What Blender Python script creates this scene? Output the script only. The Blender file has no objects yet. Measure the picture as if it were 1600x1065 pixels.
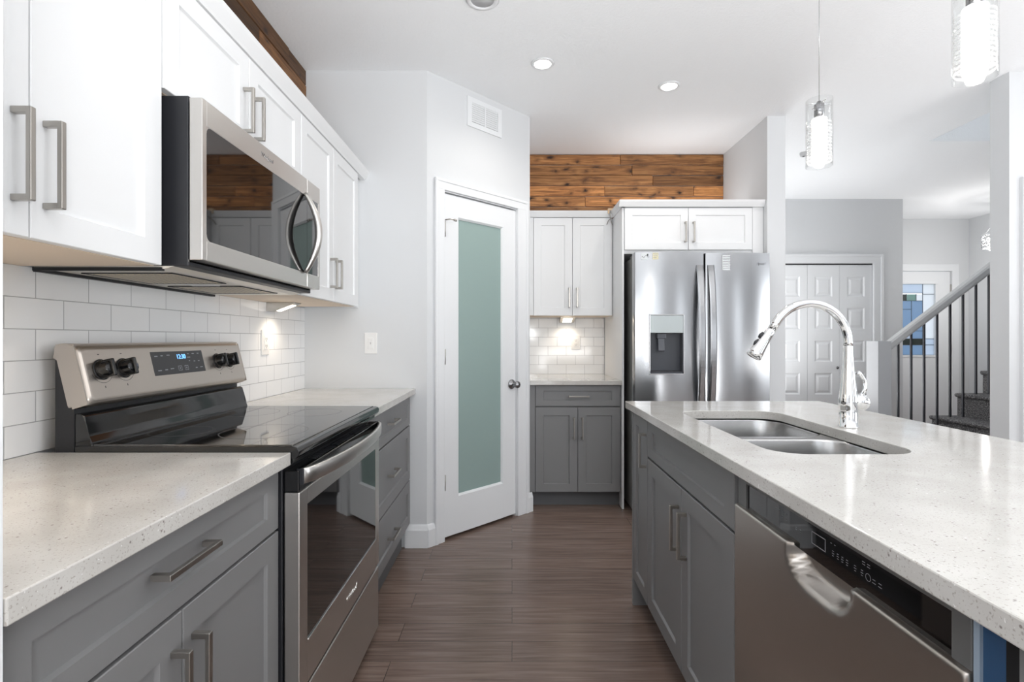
import bpy, bmesh, math, random
from mathutils import Matrix, Vector
random.seed(7)
sc = bpy.context.scene
PI = math.pi

# ------------------------------------------------------------------ camera
cam_d = bpy.data.cameras.new('camera'); cam = bpy.data.objects.new('camera', cam_d)
sc.collection.objects.link(cam); sc.camera = cam
cam.location = (0, 0, 1.2); cam.rotation_euler = (PI/2, 0, 0)
cam_d.sensor_width = 36; cam_d.lens = 18.0; cam_d.shift_y = -3.5/1600; cam_d.clip_start = 0.02

# ------------------------------------------------------------------ exposure and sky
vs = sc.view_settings
vs.view_transform = 'Standard'; vs.look = 'None'; vs.gamma = 1; vs.use_curve_mapping = False
vs.exposure = 0.8
world = bpy.data.worlds.new('sky'); sc.world = world; world.use_nodes = True
bg = world.node_tree.nodes['Background']
bg.inputs[0].default_value = (0.88, 0.94, 1.0, 1); bg.inputs[1].default_value = 1.0
sc.cycles.use_denoising = True
sc.cycles.max_bounces = 10; sc.cycles.diffuse_bounces = 6; sc.cycles.glossy_bounces = 5
sc.cycles.transmission_bounces = 8; sc.cycles.transparent_max_bounces = 48
sc.cycles.sample_clamp_indirect = 6.0
sc.cycles.caustics_refractive = False; sc.cycles.caustics_reflective = False

def area(name, loc, rot, sx, sy, power, col=(1, 1, 1)):
    d = bpy.data.lights.new(name, 'AREA'); d.shape = 'RECTANGLE'; d.size = sx; d.size_y = sy
    d.energy = power; d.color = col
    o = bpy.data.objects.new(name, d); sc.collection.objects.link(o)
    o.location = loc; o.rotation_euler = rot
    return o
DAY = (0.96, 0.98, 1.0)
# daylight entering through the openings of the room
area('daylight_patio_door', (1.1, -3.42, 1.25), (PI/2+0.35, 0, 0), 2.2, 2.3, 5, DAY)
area('daylight_dining_window', (4.4, -3.42, 1.45), (PI/2+0.35, 0, 0), 0.8, 1.6, 3, DAY)
area('daylight_living_window', (6.42, -0.6, 1.4), (PI/2+0.45, 0, PI/2), 2.6, 1.7, 32, DAY)
area('daylight_stairwell_window', (4.4, 3.5, 4.9), (0, 0, 0), 1.6, 0.7, 12, DAY)
# added upward lights to brighten the ceiling; no such fixtures seen
NEUT = (0.995, 0.996, 0.995)
area('bounce_kitchen', (0.0, -0.45, 1.3), (PI-0.22, 0, 0), 0.8, 0.8, 36, NEUT)
area('bounce_dining', (1.2, -1.9, 0.7), (PI-0.40, 0, 0), 1.2, 1.2, 42, NEUT)
area('bounce_living', (3.6, 0.8, 0.9), (PI, 0, 0), 1.2, 1.2, 27, NEUT)
area('bounce_hall', (2.3, 4.95, 0.6), (PI, 0, 0), 0.9, 0.9, 14, NEUT)
area('cabinet_top_fill', (1.3, 4.0, 2.19), (PI, 0, 0), 0.8, 0.4, 0.9, NEUT)  # added uplight over the fridge cabinet, no fixture there

# ------------------------------------------------------------------ materials
def srgb(r, g, b):
    f = lambda c: (c/255/12.92) if c/255 <= 0.04045 else ((c/255+0.055)/1.055)**2.4
    return (f(r), f(g), f(b), 1)
def mat(name, col, rough=0.5, metal=0.0, spec=0.5, emis=None, estr=0, coat=0, trans=0, ior=None, aniso=0):
    m = bpy.data.materials.new(name); m.use_nodes = True
    b = m.node_tree.nodes['Principled BSDF']
    b.inputs['Base Color'].default_value = col; b.inputs['Roughness'].default_value = rough
    b.inputs['Metallic'].default_value = metal; b.inputs['Specular IOR Level'].default_value = spec
    b.inputs['Coat Weight'].default_value = coat; b.inputs['Coat Roughness'].default_value = 0.05
    b.inputs['Transmission Weight'].default_value = trans
    b.inputs['Anisotropic'].default_value = aniso
    if ior: b.inputs['IOR'].default_value = ior
    if emis: b.inputs['Emission Color'].default_value = emis; b.inputs['Emission Strength'].default_value = estr
    return m
def N(m, t, **kw):
    n = m.node_tree.nodes.new(t)
    for k, v in kw.items(): setattr(n, k, v)
    return n
def L(m, a, b): m.node_tree.links.new(a, b)
def BS(m): return m.node_tree.nodes['Principled BSDF']
def coords(m, scale=(1, 1, 1), kind='Object', rot=(0, 0, 0), loc=(0, 0, 0)):
    tc = N(m, 'ShaderNodeTexCoord'); mp = N(m, 'ShaderNodeMapping')
    mp.inputs['Scale'].default_value = scale; mp.inputs['Rotation'].default_value = rot; mp.inputs['Location'].default_value = loc
    L(m, tc.outputs[kind], mp.inputs[0]); return mp.outputs[0]
def noise(m, vec, scale, detail=3, rough=0.5, dist=0):
    n = N(m, 'ShaderNodeTexNoise'); n.inputs['Scale'].default_value = scale; n.inputs['Detail'].default_value = detail
    n.inputs['Roughness'].default_value = rough; n.inputs['Distortion'].default_value = dist
    L(m, vec, n.inputs['Vector']); return n.outputs[0]
def ramp(m, fac, stops):
    r = N(m, 'ShaderNodeValToRGB'); L(m, fac, r.inputs[0]); e = r.color_ramp.elements
    while len(e) < len(stops): e.new(0.5)
    for i, (p, c) in enumerate(stops): e[i].position = p; e[i].color = c
    return r.outputs[0]
def mix(m, fac, a, b, mode='MIX'):
    n = N(m, 'ShaderNodeMix', data_type='RGBA', blend_type=mode)
    if hasattr(fac, 'is_linked'): L(m, fac, n.inputs[0])
    else: n.inputs[0].default_value = fac
    for s, v in ((6, a), (7, b)):
        if hasattr(v, 'is_linked'): L(m, v, n.inputs[s])
        else: n.inputs[s].default_value = v
    return n.outputs[2]
def bump(m, h, strength=0.2, dist=0.01):
    n = N(m, 'ShaderNodeBump'); n.inputs['Strength'].default_value = strength; n.inputs['Distance'].default_value = dist
    L(m, h, n.inputs['Height']); L(m, n.outputs[0], BS(m).inputs['Normal'])

WALL = mat('wall_paint', srgb(214, 216, 218), 0.75, spec=0.3)
bump(WALL, noise(WALL, coords(WALL), 220, 2), 0.04, 0.002)
CEIL = mat('ceiling_paint', srgb(246, 248, 250), 0.9, spec=0.1)
bump(CEIL, noise(CEIL, coords(CEIL), 70, 3, 0.6), 0.35, 0.006)
TRIM = mat('white_trim', srgb(228, 230, 232), 0.35, spec=0.4)
CABW = mat('white_cabinet', srgb(228, 229, 230), 0.38, spec=0.45)
CABU = mat('maple_underside', srgb(226, 208, 188), 0.5)
CABG = mat('grey_cabinet', srgb(126, 126, 127), 0.42, spec=0.45)
_v = coords(CABG, (1, 1, 0.05)); bump(CABG, noise(CABG, _v, 300, 2), 0.03, 0.001)
TOE = mat('toe_kick_grey', srgb(96, 97, 99), 0.5)
BLACK = mat('black_enamel', srgb(16, 17, 19), 0.07, spec=0.7)
BLACKM = mat('black_matte', srgb(32, 33, 37), 0.45)
DARK = mat('dark_gap', srgb(8, 8, 9), 0.8)
GLASSK = mat('black_glass', srgb(12, 12, 13), 0.03, spec=0.9, ior=1.6)
COOK = mat('ceramic_cooktop_glass', srgb(16, 16, 17), 0.03, spec=1.0, ior=2.2)
CHROME = mat('chrome', (0.86, 0.87, 0.88, 1), 0.05, 1.0)
NICKEL = mat('brushed_nickel', srgb(178, 174, 168), 0.3, 1.0)
SATIN = mat('satin_nickel', srgb(150, 150, 152), 0.25, 1.0)
PLAST = mat('white_plastic', srgb(235, 235, 234), 0.35)
def steel(name, col, rough, axis):
    m = mat(name, col, rough, 1.0)
    s = [400, 400, 400]; s[axis] = 3
    n = noise(m, coords(m, tuple(s)), 1.0, 2)
    bump(m, n, 0.035, 0.001)
    return m
STEELH = steel('brushed_steel_horizontal', srgb(208, 205, 201), 0.3, 1)
STEELC = steel('brushed_steel_console', srgb(196, 188, 180), 0.3, 1)
STEELV = steel('brushed_steel_vertical', srgb(170, 171, 173), 0.2, 2)
STEELS = mat('sink_steel', srgb(186, 186, 186), 0.27, 1.0)
bump(STEELS, noise(STEELS, coords(STEELS, (6, 300, 300)), 1.0, 2), 0.03, 0.001)
DWS = steel('dishwasher_steel', srgb(196, 190, 184), 0.32, 2)
DWG = mat('dishwasher_grey', srgb(118, 118, 118), 0.35, 0.4)
SIDE = mat('fridge_side', srgb(128, 128, 126), 0.35, 0.5)
RED = mat('grey_print', srgb(150, 152, 158), 0.5)
INK = mat('dark_print', srgb(60, 60, 62), 0.5)
BLUE = mat('blue_display', srgb(70, 130, 220), 0.4, emis=(0.15, 0.4, 1, 1), estr=1.5)
FROST = mat('frosted_teal_glass', srgb(146, 166, 162), 0.22, spec=0.5)
PAPER = mat('paper_label', srgb(214, 218, 220), 0.6)
PAPERY = mat('cream_label', srgb(214, 208, 176), 0.6)
FILTER = mat('mesh_filter', srgb(226, 212, 184), 0.4, 0.2)
BALU = mat('dark_iron', srgb(62, 63, 68), 0.4, 0.3)
POST = mat('grey_post', srgb(178, 180, 183), 0.5)
RAIL = mat('handrail_grey', srgb(186, 187, 188), 0.4)
BLUEG = mat('blue_gloss', srgb(50, 80, 114), 0.12, spec=0.6)
LAMP = mat('lamp_glow', (1, 1, 1, 1), 0.5, emis=(1, 0.96, 0.9, 1), estr=12)
WARM = mat('warm_lamp_glow', (1, 1, 1, 1), 0.5, emis=(1, 0.88, 0.7, 1), estr=5)
GLOW = mat('ribbed_glass_glow', (1, 1, 1, 1), 0.4, emis=(1, 0.97, 0.93, 1), estr=0.32)
def thin_glass(name, tint, lo):
    m = bpy.data.materials.new(name); m.use_nodes = True; nt = m.node_tree; nt.nodes.clear()
    o = nt.nodes.new('ShaderNodeOutputMaterial'); t = nt.nodes.new('ShaderNodeBsdfTransparent'); g = nt.nodes.new('ShaderNodeBsdfGlossy')
    f = nt.nodes.new('ShaderNodeLayerWeight'); f.inputs[0].default_value = 0.5; mx = nt.nodes.new('ShaderNodeMixShader')
    pw = nt.nodes.new('ShaderNodeMath'); pw.operation = 'POWER'; pw.inputs[1].default_value = 4; ma = nt.nodes.new('ShaderNodeMath'); ma.operation = 'MULTIPLY_ADD'; ma.inputs[1].default_value = 0.5; ma.inputs[2].default_value = lo
    nt.links.new(f.outputs['Facing'], pw.inputs[0]); nt.links.new(pw.outputs[0], ma.inputs[0])
    t.inputs[0].default_value = tint; g.inputs['Roughness'].default_value = 0.02
    nt.links.new(ma.outputs[0], mx.inputs[0]); nt.links.new(t.outputs[0], mx.inputs[1]); nt.links.new(g.outputs[0], mx.inputs[2]); nt.links.new(mx.outputs[0], o.inputs[0])
    return m
CLEAR = thin_glass('clear_glass', (0.98, 0.985, 0.985, 1), 0.05)
def etched():
    m = bpy.data.materials.new('etched_glass'); m.use_nodes = True; nt = m.node_tree; nt.nodes.clear()
    o = nt.nodes.new('ShaderNodeOutputMaterial'); t = nt.nodes.new('ShaderNodeBsdfTransparent'); g = nt.nodes.new('ShaderNodeBsdfTranslucent')
    d = nt.nodes.new('ShaderNodeBsdfDiffuse'); a = nt.nodes.new('ShaderNodeMixShader'); mx = nt.nodes.new('ShaderNodeMixShader'); mx.inputs[0].default_value = 0.45
    nt.links.new(g.outputs[0], a.inputs[1]); nt.links.new(d.outputs[0], a.inputs[2])
    nt.links.new(t.outputs[0], mx.inputs[1]); nt.links.new(a.outputs[0], mx.inputs[2]); nt.links.new(mx.outputs[0], o.inputs[0])
    return m
CLEAR2 = etched()
LEAD = mat('lead_came', srgb(96, 104, 110), 0.4, 0.5)

# subway tile as a function of object coordinates
def tile(name, axes, bw, bh, off, bright=(246, 247, 248), grout=(176, 177, 179)):
    m = mat(name, srgb(*bright), 0.08, spec=0.55)
    tc = N(m, 'ShaderNodeTexCoord'); sp = N(m, 'ShaderNodeSeparateXYZ'); L(m, tc.outputs['Object'], sp.inputs[0])
    cb = N(m, 'ShaderNodeCombineXYZ')
    for k in range(2):
        a = N(m, 'ShaderNodeMath', operation='SUBTRACT'); L(m, sp.outputs[axes[k]], a.inputs[0]); a.inputs[1].default_value = off[k]
        L(m, a.outputs[0], cb.inputs[k])
    b = N(m, 'ShaderNodeTexBrick'); L(m, cb.outputs[0], b.inputs['Vector'])
    b.offset = 0.5; b.offset_frequency = 2; b.inputs['Scale'].default_value = 1
    b.inputs['Brick Width'].default_value = bw; b.inputs['Row Height'].default_value = bh
    b.inputs['Mortar Size'].default_value = 0.0012; b.inputs['Mortar Smooth'].default_value = 0.15
    b.inputs['Color1'].default_value = srgb(*bright); b.inputs['Color2'].default_value = srgb(*[c-3 for c in bright])
    b.inputs['Mortar'].default_value = srgb(*grout)
    L(m, b.outputs['Color'], BS(m).inputs['Base Color'])
    inv = N(m, 'ShaderNodeMath', operation='SUBTRACT'); inv.inputs[0].default_value = 1; L(m, b.outputs['Fac'], inv.inputs[1])
    bump(m, inv.outputs[0], 0.5, 0.002)
    r = N(m, 'ShaderNodeMath', operation='MULTIPLY_ADD'); L(m, b.outputs['Fac'], r.inputs[0]); r.inputs[1].default_value = 0.6; r.inputs[2].default_value = 0.09
    L(m, r.outputs[0], BS(m).inputs['Roughness'])
    return m
TILEL = tile('subway_tile_left', (1, 2), 0.161, 0.0772, (1.3638 - 0.161*20, 0.915 - 0.0772*3))
TILEF = tile('subway_tile_back', (0, 2), 0.154, 0.0772, (0.124 - 0.154*10 + 0.1, 0.905 - 0.0772*4))

# quartz
def quartz():
    m = mat('speckled_quartz', srgb(214, 209, 202), 0.1, spec=0.55)
    v = coords(m)
    base = ramp(m, noise(m, v, 9, 3), [(0.3, srgb(192, 189, 184)), (0.7, srgb(204, 202, 198))])
    f = noise(m, v, 260, 2, 0.6)
    c1 = mix(m, ramp(m, f, [(0.60, (0, 0, 0, 1)), (0.68, (1, 1, 1, 1))]), base, srgb(170, 164, 158))
    vo = N(m, 'ShaderNodeTexVoronoi'); vo.inputs['Scale'].default_value = 95; L(m, v, vo.inputs['Vector'])
    k = ramp(m, vo.outputs['Distance'], [(0.12, (1, 1, 1, 1)), (0.22, (0, 0, 0, 1))])
    sel = ramp(m, noise(m, v, 60, 1), [(0.53, (0, 0, 0, 1)), (0.6, (1, 1, 1, 1))])
    both = mix(m, 1.0, k, sel, 'MULTIPLY')
    c2 = mix(m, both, c1, srgb(138, 130, 126))
    f3 = ramp(m, noise(m, v, 190, 1), [(0.74, (0, 0, 0, 1)), (0.80, (1, 1, 1, 1))])
    c3 = mix(m, f3, c2, srgb(240, 239, 237))
    L(m, c3, BS(m).inputs['Base Color'])
    return m
QUARTZ = quartz()

def plankfloor():
    m = mat('laminate_floor', srgb(110, 90, 80), 0.26, spec=0.5)
    v = coords(m)
    b = N(m, 'ShaderNodeTexBrick'); L(m, v, b.inputs['Vector']); b.offset = 0.37; b.offset_frequency = 2
    b.inputs['Scale'].default_value = 1; b.inputs['Brick Width'].default_value = 1.22; b.inputs['Row Height'].default_value = 0.127
    b.inputs['Mortar Size'].default_value = 0.0011; b.inputs['Mortar Smooth'].default_value = 0.1
    b.inputs['Color1'].default_value = (0, 0, 0, 1); b.inputs['Color2'].default_value = (1, 1, 1, 1); b.inputs['Mortar'].default_value = (0, 0, 0, 1)
    # shift the grain per plank
    add = N(m, 'ShaderNodeVectorMath', operation='ADD'); sc_ = N(m, 'ShaderNodeVectorMath', operation='SCALE'); sc_.inputs['Scale'].default_value = 7
    L(m, b.outputs['Color'], sc_.inputs[0]); L(m, v, add.inputs[0]); L(m, sc_.outputs[0], add.inputs[1])
    mp = N(m, 'ShaderNodeMapping'); mp.inputs['Scale'].default_value = (1.1, 22, 1); L(m, add.outputs[0], mp.inputs[0])
    g = noise(m, mp.outputs[0], 2.4, 6, 0.62, 0.4)
    mp2 = N(m, 'ShaderNodeMapping'); mp2.inputs['Scale'].default_value = (2.5, 130, 1); L(m, add.outputs[0], mp2.inputs[0])
    g2 = noise(m, mp2.outputs[0], 1.5, 3, 0.6)
    c = ramp(m, g, [(0.28, srgb(82, 67, 61)), (0.5, srgb(118, 99, 90)), (0.72, srgb(146, 127, 116))])
    c = mix(m, 0.35, c, ramp(m, g2, [(0.3, srgb(84, 68, 62)), (0.7, srgb(146, 128, 118))]))
    tone = ramp(m, b.outputs['Color'], [(0, (0.88, 0.88, 0.88, 1)), (1, (1.06, 1.05, 1.04, 1))])
    c = mix(m, 1.0, c, tone, 'MULTIPLY')
    c = mix(m, b.outputs['Fac'], c, srgb(52, 42, 38))
    L(m, c, BS(m).inputs['Base Color'])
    inv = N(m, 'ShaderNodeMath', operation='SUBTRACT'); L(m, g2, inv.inputs[0]); L(m, b.outputs['Fac'], inv.inputs[1])
    bump(m, inv.outputs[0], 0.12, 0.002)
    return m
FLOOR = plankfloor()

def knotty(name, ax, dark=1.0):
    """stained pine, grain along world axis ax"""
    m = mat(name, srgb(120, 80, 50), 0.5, spec=0.35)
    geo = N(m, 'ShaderNodeNewGeometry')
    tc = N(m, 'ShaderNodeTexCoord'); sc_ = N(m, 'ShaderNodeMath', operation='MULTIPLY'); sc_.inputs[1].default_value = 23
    L(m, geo.outputs['Random Per Island'], sc_.inputs[0])
    add = N(m, 'ShaderNodeVectorMath', operation='ADD'); L(m, tc.outputs['Object'], add.inputs[0]); L(m, sc_.outputs[0], add.inputs[1])
    s = [26, 26, 26]; s[ax] = 1.6
    mp = N(m, 'ShaderNodeMapping'); mp.inputs['Scale'].default_value = s; L(m, add.outputs[0], mp.inputs[0])
    g = noise(m, mp.outputs[0], 1.6, 5, 0.65, 1.2)
    kn = [13, 13, 13]; kn[ax] = 7.5
    mk = N(m, 'ShaderNodeMapping'); mk.inputs['Scale'].default_value = kn; L(m, add.outputs[0], mk.inputs[0])
    wob = noise(m, mk.outputs[0], 1.4, 3)
    wa = N(m, 'ShaderNodeVectorMath', operation='ADD'); ws = N(m, 'ShaderNodeVectorMath', operation='SCALE'); ws.inputs['Scale'].default_value = 0.8
    L(m, wob, ws.inputs[0]); L(m, ws.outputs[0], wa.inputs[1]); L(m, mk.outputs[0], wa.inputs[0])
    vo = N(m, 'ShaderNodeTexVoronoi'); vo.inputs['Scale'].default_value = 1.0; L(m, wa.outputs[0], vo.inputs['Vector'])
    k = ramp(m, vo.outputs['Distance'], [(0.08, (1, 1, 1, 1)), (0.22, (0, 0, 0, 1))])
    halo = ramp(m, vo.outputs['Distance'], [(0.12, (1, 1, 1, 1)), (0.42, (0, 0, 0, 1))])
    c = ramp(m, g, [(0.30, srgb(104, 68, 42)), (0.5, srgb(170, 120, 74)), (0.70, srgb(214, 160, 104))])
    tone = ramp(m, geo.outputs['Random Per Island'], [(0, (0.42*dark, 0.40*dark, 0.39*dark, 1)), (0.5, (0.85*dark, 0.82*dark, 0.80*dark, 1)), (1, (1.35*dark, 1.24*dark, 1.12*dark, 1))])
    c = mix(m, 1.0, c, tone, 'MULTIPLY')
    hm = N(m, 'ShaderNodeMath', operation='MULTIPLY'); hm.inputs[1].default_value = 0.6; L(m, halo, hm.inputs[0])
    c = mix(m, hm.outputs[0], c, srgb(70, 44, 30))
    c = mix(m, k, c, srgb(38, 24, 18))
    L(m, c, BS(m).inputs['Base Color']); bump(m, g, 0.25, 0.003)
    return m
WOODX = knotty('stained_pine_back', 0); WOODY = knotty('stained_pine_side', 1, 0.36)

CARPET = mat('charcoal_carpet', srgb(84, 83, 85), 0.95, spec=0.1)
_n = noise(CARPET, coords(CARPET), 110, 4, 0.75)
L(CARPET, ramp(CARPET, _n, [(0.35, srgb(58, 57, 60)), (0.52, srgb(108, 107, 108)), (0.66, srgb(176, 174, 173))]), BS(CARPET).inputs['Base Color'])
bump(CARPET, _n, 0.9, 0.01)

def stained(name, col, op=0.5):
    m = bpy.data.materials.new(name); m.use_nodes = True; nt = m.node_tree; nt.nodes.clear()
    o = nt.nodes.new('ShaderNodeOutputMaterial'); t = nt.nodes.new('ShaderNodeBsdfTranslucent'); g = nt.nodes.new('ShaderNodeBsdfGlossy')
    mx = nt.nodes.new('ShaderNodeMixShader'); mx.inputs[0].default_value = 0.08; t.inputs[0].default_value = col; g.inputs['Roughness'].default_value = 0.1
    nt.links.new(t.outputs[0], mx.inputs[1]); nt.links.new(g.outputs[0], mx.inputs[2]); nt.links.new(mx.outputs[0], o.inputs[0])
    return m
ST = {k: stained('stained_glass_' + k, c) for k, c in dict(pale=srgb(214, 222, 232), blue=srgb(166, 186, 206),
      teal=srgb(158, 182, 176), green=srgb(40, 76, 66), clear=srgb(236, 238, 240)).items()}

# ------------------------------------------------------------------ builders
def frame(o, u, v):
    u = Vector(u).normalized(); v = Vector(v).normalized(); n = u.cross(v)
    M = Matrix.Identity(4)
    for i in range(3): M[i][0] = u[i]; M[i][1] = v[i]; M[i][2] = n[i]; M[i][3] = o[i]
    return M
def F_left(X): return frame((X, 0, 0), (0, 1, 0), (0, 0, 1))        # u = Y, v = Z, faces +X
def F_back(Y): return frame((0, Y, 0), (1, 0, 0), (0, 0, 1))        # u = X, v = Z, faces -Y
def F_isl(X): return frame((X, 0, 0), (0, -1, 0), (0, 0, 1))        # u = -Y, v = Z, faces -X
ID = Matrix.Identity(4)

class B:
    def __init__(s, M=ID): s.bm = bmesh.new(); s.M = M; s.mats = []
    def _mi(s, m):
        if m is None: return 0
        if m not in s.mats: s.mats.append(m)
        return s.mats.index(m)
    def _add(s, t, m=None, smooth=False, M=None):
        M = s.M if M is None else M
        mi = s._mi(m); mp = {}
        bmesh.ops.recalc_face_normals(t, faces=t.faces)
        for v in t.verts: mp[v] = s.bm.verts.new(M @ v.co)
        for f in t.faces:
            try:
                nf = s.bm.faces.new([mp[v] for v in f.verts]); nf.material_index = mi; nf.smooth = smooth
            except ValueError: pass
        t.free()
        return s
    def box(s, a, b, bev=0.0, m=None, seg=2, M=None):
        t = bmesh.new(); c = [(a[i]+b[i])/2 for i in range(3)]; d = [max(abs(b[i]-a[i]), 1e-5) for i in range(3)]
        bmesh.ops.create_cube(t, size=1, matrix=Matrix.Translation(c) @ Matrix.Diagonal((*d, 1)))
        if bev: bmesh.ops.bevel(t, geom=list(t.edges), offset=min(bev, min(d)*0.45), segments=seg, affect='EDGES', profile=0.5)
        return s._add(t, m, M=M)
    def prism(s, pts, a, b, axis=2, bev=0, m=None, smooth=False):
        """polygon pts in the two other axes, extruded from a to b along axis"""
        t = bmesh.new()
        def P(p, h):
            q = list(p); q.insert(axis, h); return q
        v0 = [t.verts.new(P(p, a)) for p in pts]; v1 = [t.verts.new(P(p, b)) for p in pts]
        t.faces.new(v0); t.faces.new(v1[::-1]); n = len(pts)
        for i in range(n): t.faces.new((v0[i], v0[(i+1) % n], v1[(i+1) % n], v1[i]))
        if bev: bmesh.ops.bevel(t, geom=list(t.edges), offset=bev, segments=2, affect='EDGES', profile=0.5)
        return s._add(t, m, smooth)
    def tube(s, path, r, n=12, m=None, closed=True, sx=1.0):
        path = [Vector(p) for p in path]; t = bmesh.new(); rings = []
        rr = r if isinstance(r, (list, tuple)) else [r]*len(path)
        up = Vector((0, 0, 1)); prev = None
        for i, p in enumerate(path):
            d = (path[min(i+1, len(path)-1)] - path[max(i-1, 0)]).normalized()
            if prev is None:
                a = d.cross(up)
                if a.length < 1e-3: a = d.cross(Vector((0, 1, 0)))
            else: a = prev - d*prev.dot(d)
            a.normalize(); prev = a; b = d.cross(a)
            rings.append([t.verts.new(p + (a*math.cos(2*PI*k/n)*sx + b*math.sin(2*PI*k/n))*rr[i]) for k in range(n)])
        for i in range(len(rings)-1):
            for k in range(n): t.faces.new((rings[i][k], rings[i][(k+1) % n], rings[i+1][(k+1) % n], rings[i+1][k]))
        if closed: t.faces.new(rings[0][::-1]); t.faces.new(rings[-1])
        s._add(t, m, True)
        return s
    def lathe(s, prof, n=32, m=None, origin=(0, 0, 0), axis='Z', closed=False):
        """prof: (radius, height) list, revolved"""
        t = bmesh.new(); rings = []
        for r, h in prof:
            if r < 1e-6: rings.append([t.verts.new(_ax(axis, 0, 0, h, origin))])
            else: rings.append([t.verts.new(_ax(axis, r*math.cos(2*PI*k/n), r*math.sin(2*PI*k/n), h, origin)) for k in range(n)])
        if closed: rings.append(rings[0])
        for a, b in zip(rings, rings[1:]):
            for k in range(n):
                k2 = (k+1) % n
                if len(a) == 1 and len(b) == 1: continue
                if len(a) == 1: t.faces.new((a[0], b[k], b[k2]))
                elif len(b) == 1: t.faces.new((a[k], a[k2], b[0]))
                else: t.faces.new((a[k], a[k2], b[k2], b[k]))
        s._add(t, m, True); return s
    def shaker(s, u0, u1, v0, v1, t0=0.0, th=0.02, fw=0.057, rec=0.008, m=None, fwv=None):
        """framed door with a recessed flat panel; front at n = t0+th"""
        t = bmesh.new(); n1 = t0+th; fwv = fwv or fw; e = 0.0015
        def ring(iu, iv, n): return [t.verts.new(p) for p in ((u0+iu, v0+iv, n), (u1-iu, v0+iv, n), (u1-iu, v1-iv, n), (u0+iu, v1-iv, n))]
        R = [ring(0, 0, t0), ring(0, 0, n1-e), ring(e, e, n1), ring(fw, fwv, n1), ring(fw+0.0035, fwv+0.0035, n1-rec)]
        t.faces.new(R[0][::-1])
        for a, b in zip(R, R[1:]):
            for i in range(4): t.faces.new((a[i], a[(i+1) % 4], b[(i+1) % 4], b[i]))
        t.faces.new(R[-1]); s._add(t, m); return s
    def build(s, name, m, parent=None, label=None):
        me = bpy.data.meshes.new(name)
        off = Vector((0, 0, 0)); p = parent
        while p is not None: off += Vector(p.location); p = p.parent
        s.bm.transform(Matrix.Translation(-off)); s.bm.normal_update(); s.bm.to_mesh(me); s.bm.free()
        for x in (s.mats or [m]): me.materials.append(x)
        o = bpy.data.objects.new(name, me); sc.collection.objects.link(o)
        if parent: o.parent = parent
        if label: o['label'] = label
        return o
def _ax(a, x, y, h, o):
    p = {'Z': (x, y, h), 'Y': (x, h, y), 'X': (h, x, y)}[a]
    return (p[0]+o[0], p[1]+o[1], p[2]+o[2])
def thing(name, label, cat, loc, group=None):
    o = bpy.data.objects.new(name, None); o.empty_display_size = 0.05; sc.collection.objects.link(o); o.location = loc
    o['label'] = label; o['category'] = cat
    if group: o['group'] = group
    return o
def tag(o, label, cat, group=None):
    o['label'] = label; o['category'] = cat
    if group: o['group'] = group
    return o
def struct(o): o['kind'] = 'structure'; return o
def rrect(x0, x1, y0, y1, r, n=8):
    pts = []
    for cx, cy, a in ((x1-r, y1-r, 0), (x0+r, y1-r, PI/2), (x0+r, y0+r, PI), (x1-r, y0+r, 1.5*PI)):
        for k in range(n+1): t = a + PI/2*k/n; pts.append((cx + r*math.cos(t), cy + r*math.sin(t)))
    return pts
def slab(outer, holes, z0, z1):
    """flat slab with through holes"""
    b = B(); t = bmesh.new(); edges = []
    for loop in [outer] + holes:
        vs_ = [t.verts.new((x, y, z1)) for x, y in loop]
        edges += [t.edges.new((vs_[i], vs_[(i+1) % len(vs_)])) for i in range(len(vs_))]
    bmesh.ops.triangle_fill(t, use_beauty=True, edges=edges)
    fs = list(t.faces); r = bmesh.ops.extrude_face_region(t, geom=fs)
    nv = [g for g in r['geom'] if isinstance(g, bmesh.types.BMVert)]
    bmesh.ops.translate(t, verts=nv, vec=(0, 0, z0-z1))
    b._add(t); return b
def text(s_, size, M, name, m, parent, ext=0.0004, label=None, italic=0):
    c = bpy.data.curves.new(name, 'FONT'); c.body = s_; c.size = size; c.extrude = ext; c.align_x = 'CENTER'; c.align_y = 'CENTER'; c.shear = italic
    o = bpy.data.objects.new('tmp', c); sc.collection.objects.link(o)
    me = bpy.data.meshes.new_from_object(o.evaluated_get(bpy.context.evaluated_depsgraph_get()))
    bpy.data.objects.remove(o); me.materials.clear(); me.materials.append(m)
    off = Vector((0, 0, 0)); p = parent
    while p is not None: off += Vector(p.location); p = p.parent
    me.transform(Matrix.Translation(-off) @ M)
    r = bpy.data.objects.new(name, me); sc.collection.objects.link(r); r.parent = parent
    if label: r['label'] = label
    return r
def at(M, u, v, n=0.0): return M @ Matrix.Translation((u, v, n))

def handle(M, u0, u1, v0, v1, parent, n=0.035, w=0.011, m=None):
    """square bar pull between (u0,v0) and (u1,v1)"""
    b = B(M); h = w/2
    if abs(u1-u0) > abs(v1-v0):
        b.box((u0, v0-h, n-0.009), (u1, v0+h, n), 0.0015)
        for a in (u0, u1-w): b.box((a, v0-h, 0), (a+w, v0+h, n-0.006), 0.001)
    else:
        b.box((u0-h, v0, n-0.009), (u0+h, v1, n), 0.0015)
        for a in (v0, v1-w): b.box((u0-h, a, 0), (u0+h, a+w, n-0.006), 0.001)
    return b.build('handle', m or NICKEL, parent)

XW, XF, HC = -1.2, -0.555, 0.915
CL = 2.744

# ================================================================== room shell
o = struct(B().box((-1.4, -3.6, -0.1), (6.6, 8.2, 0)).build('floor', FLOOR))
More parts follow.
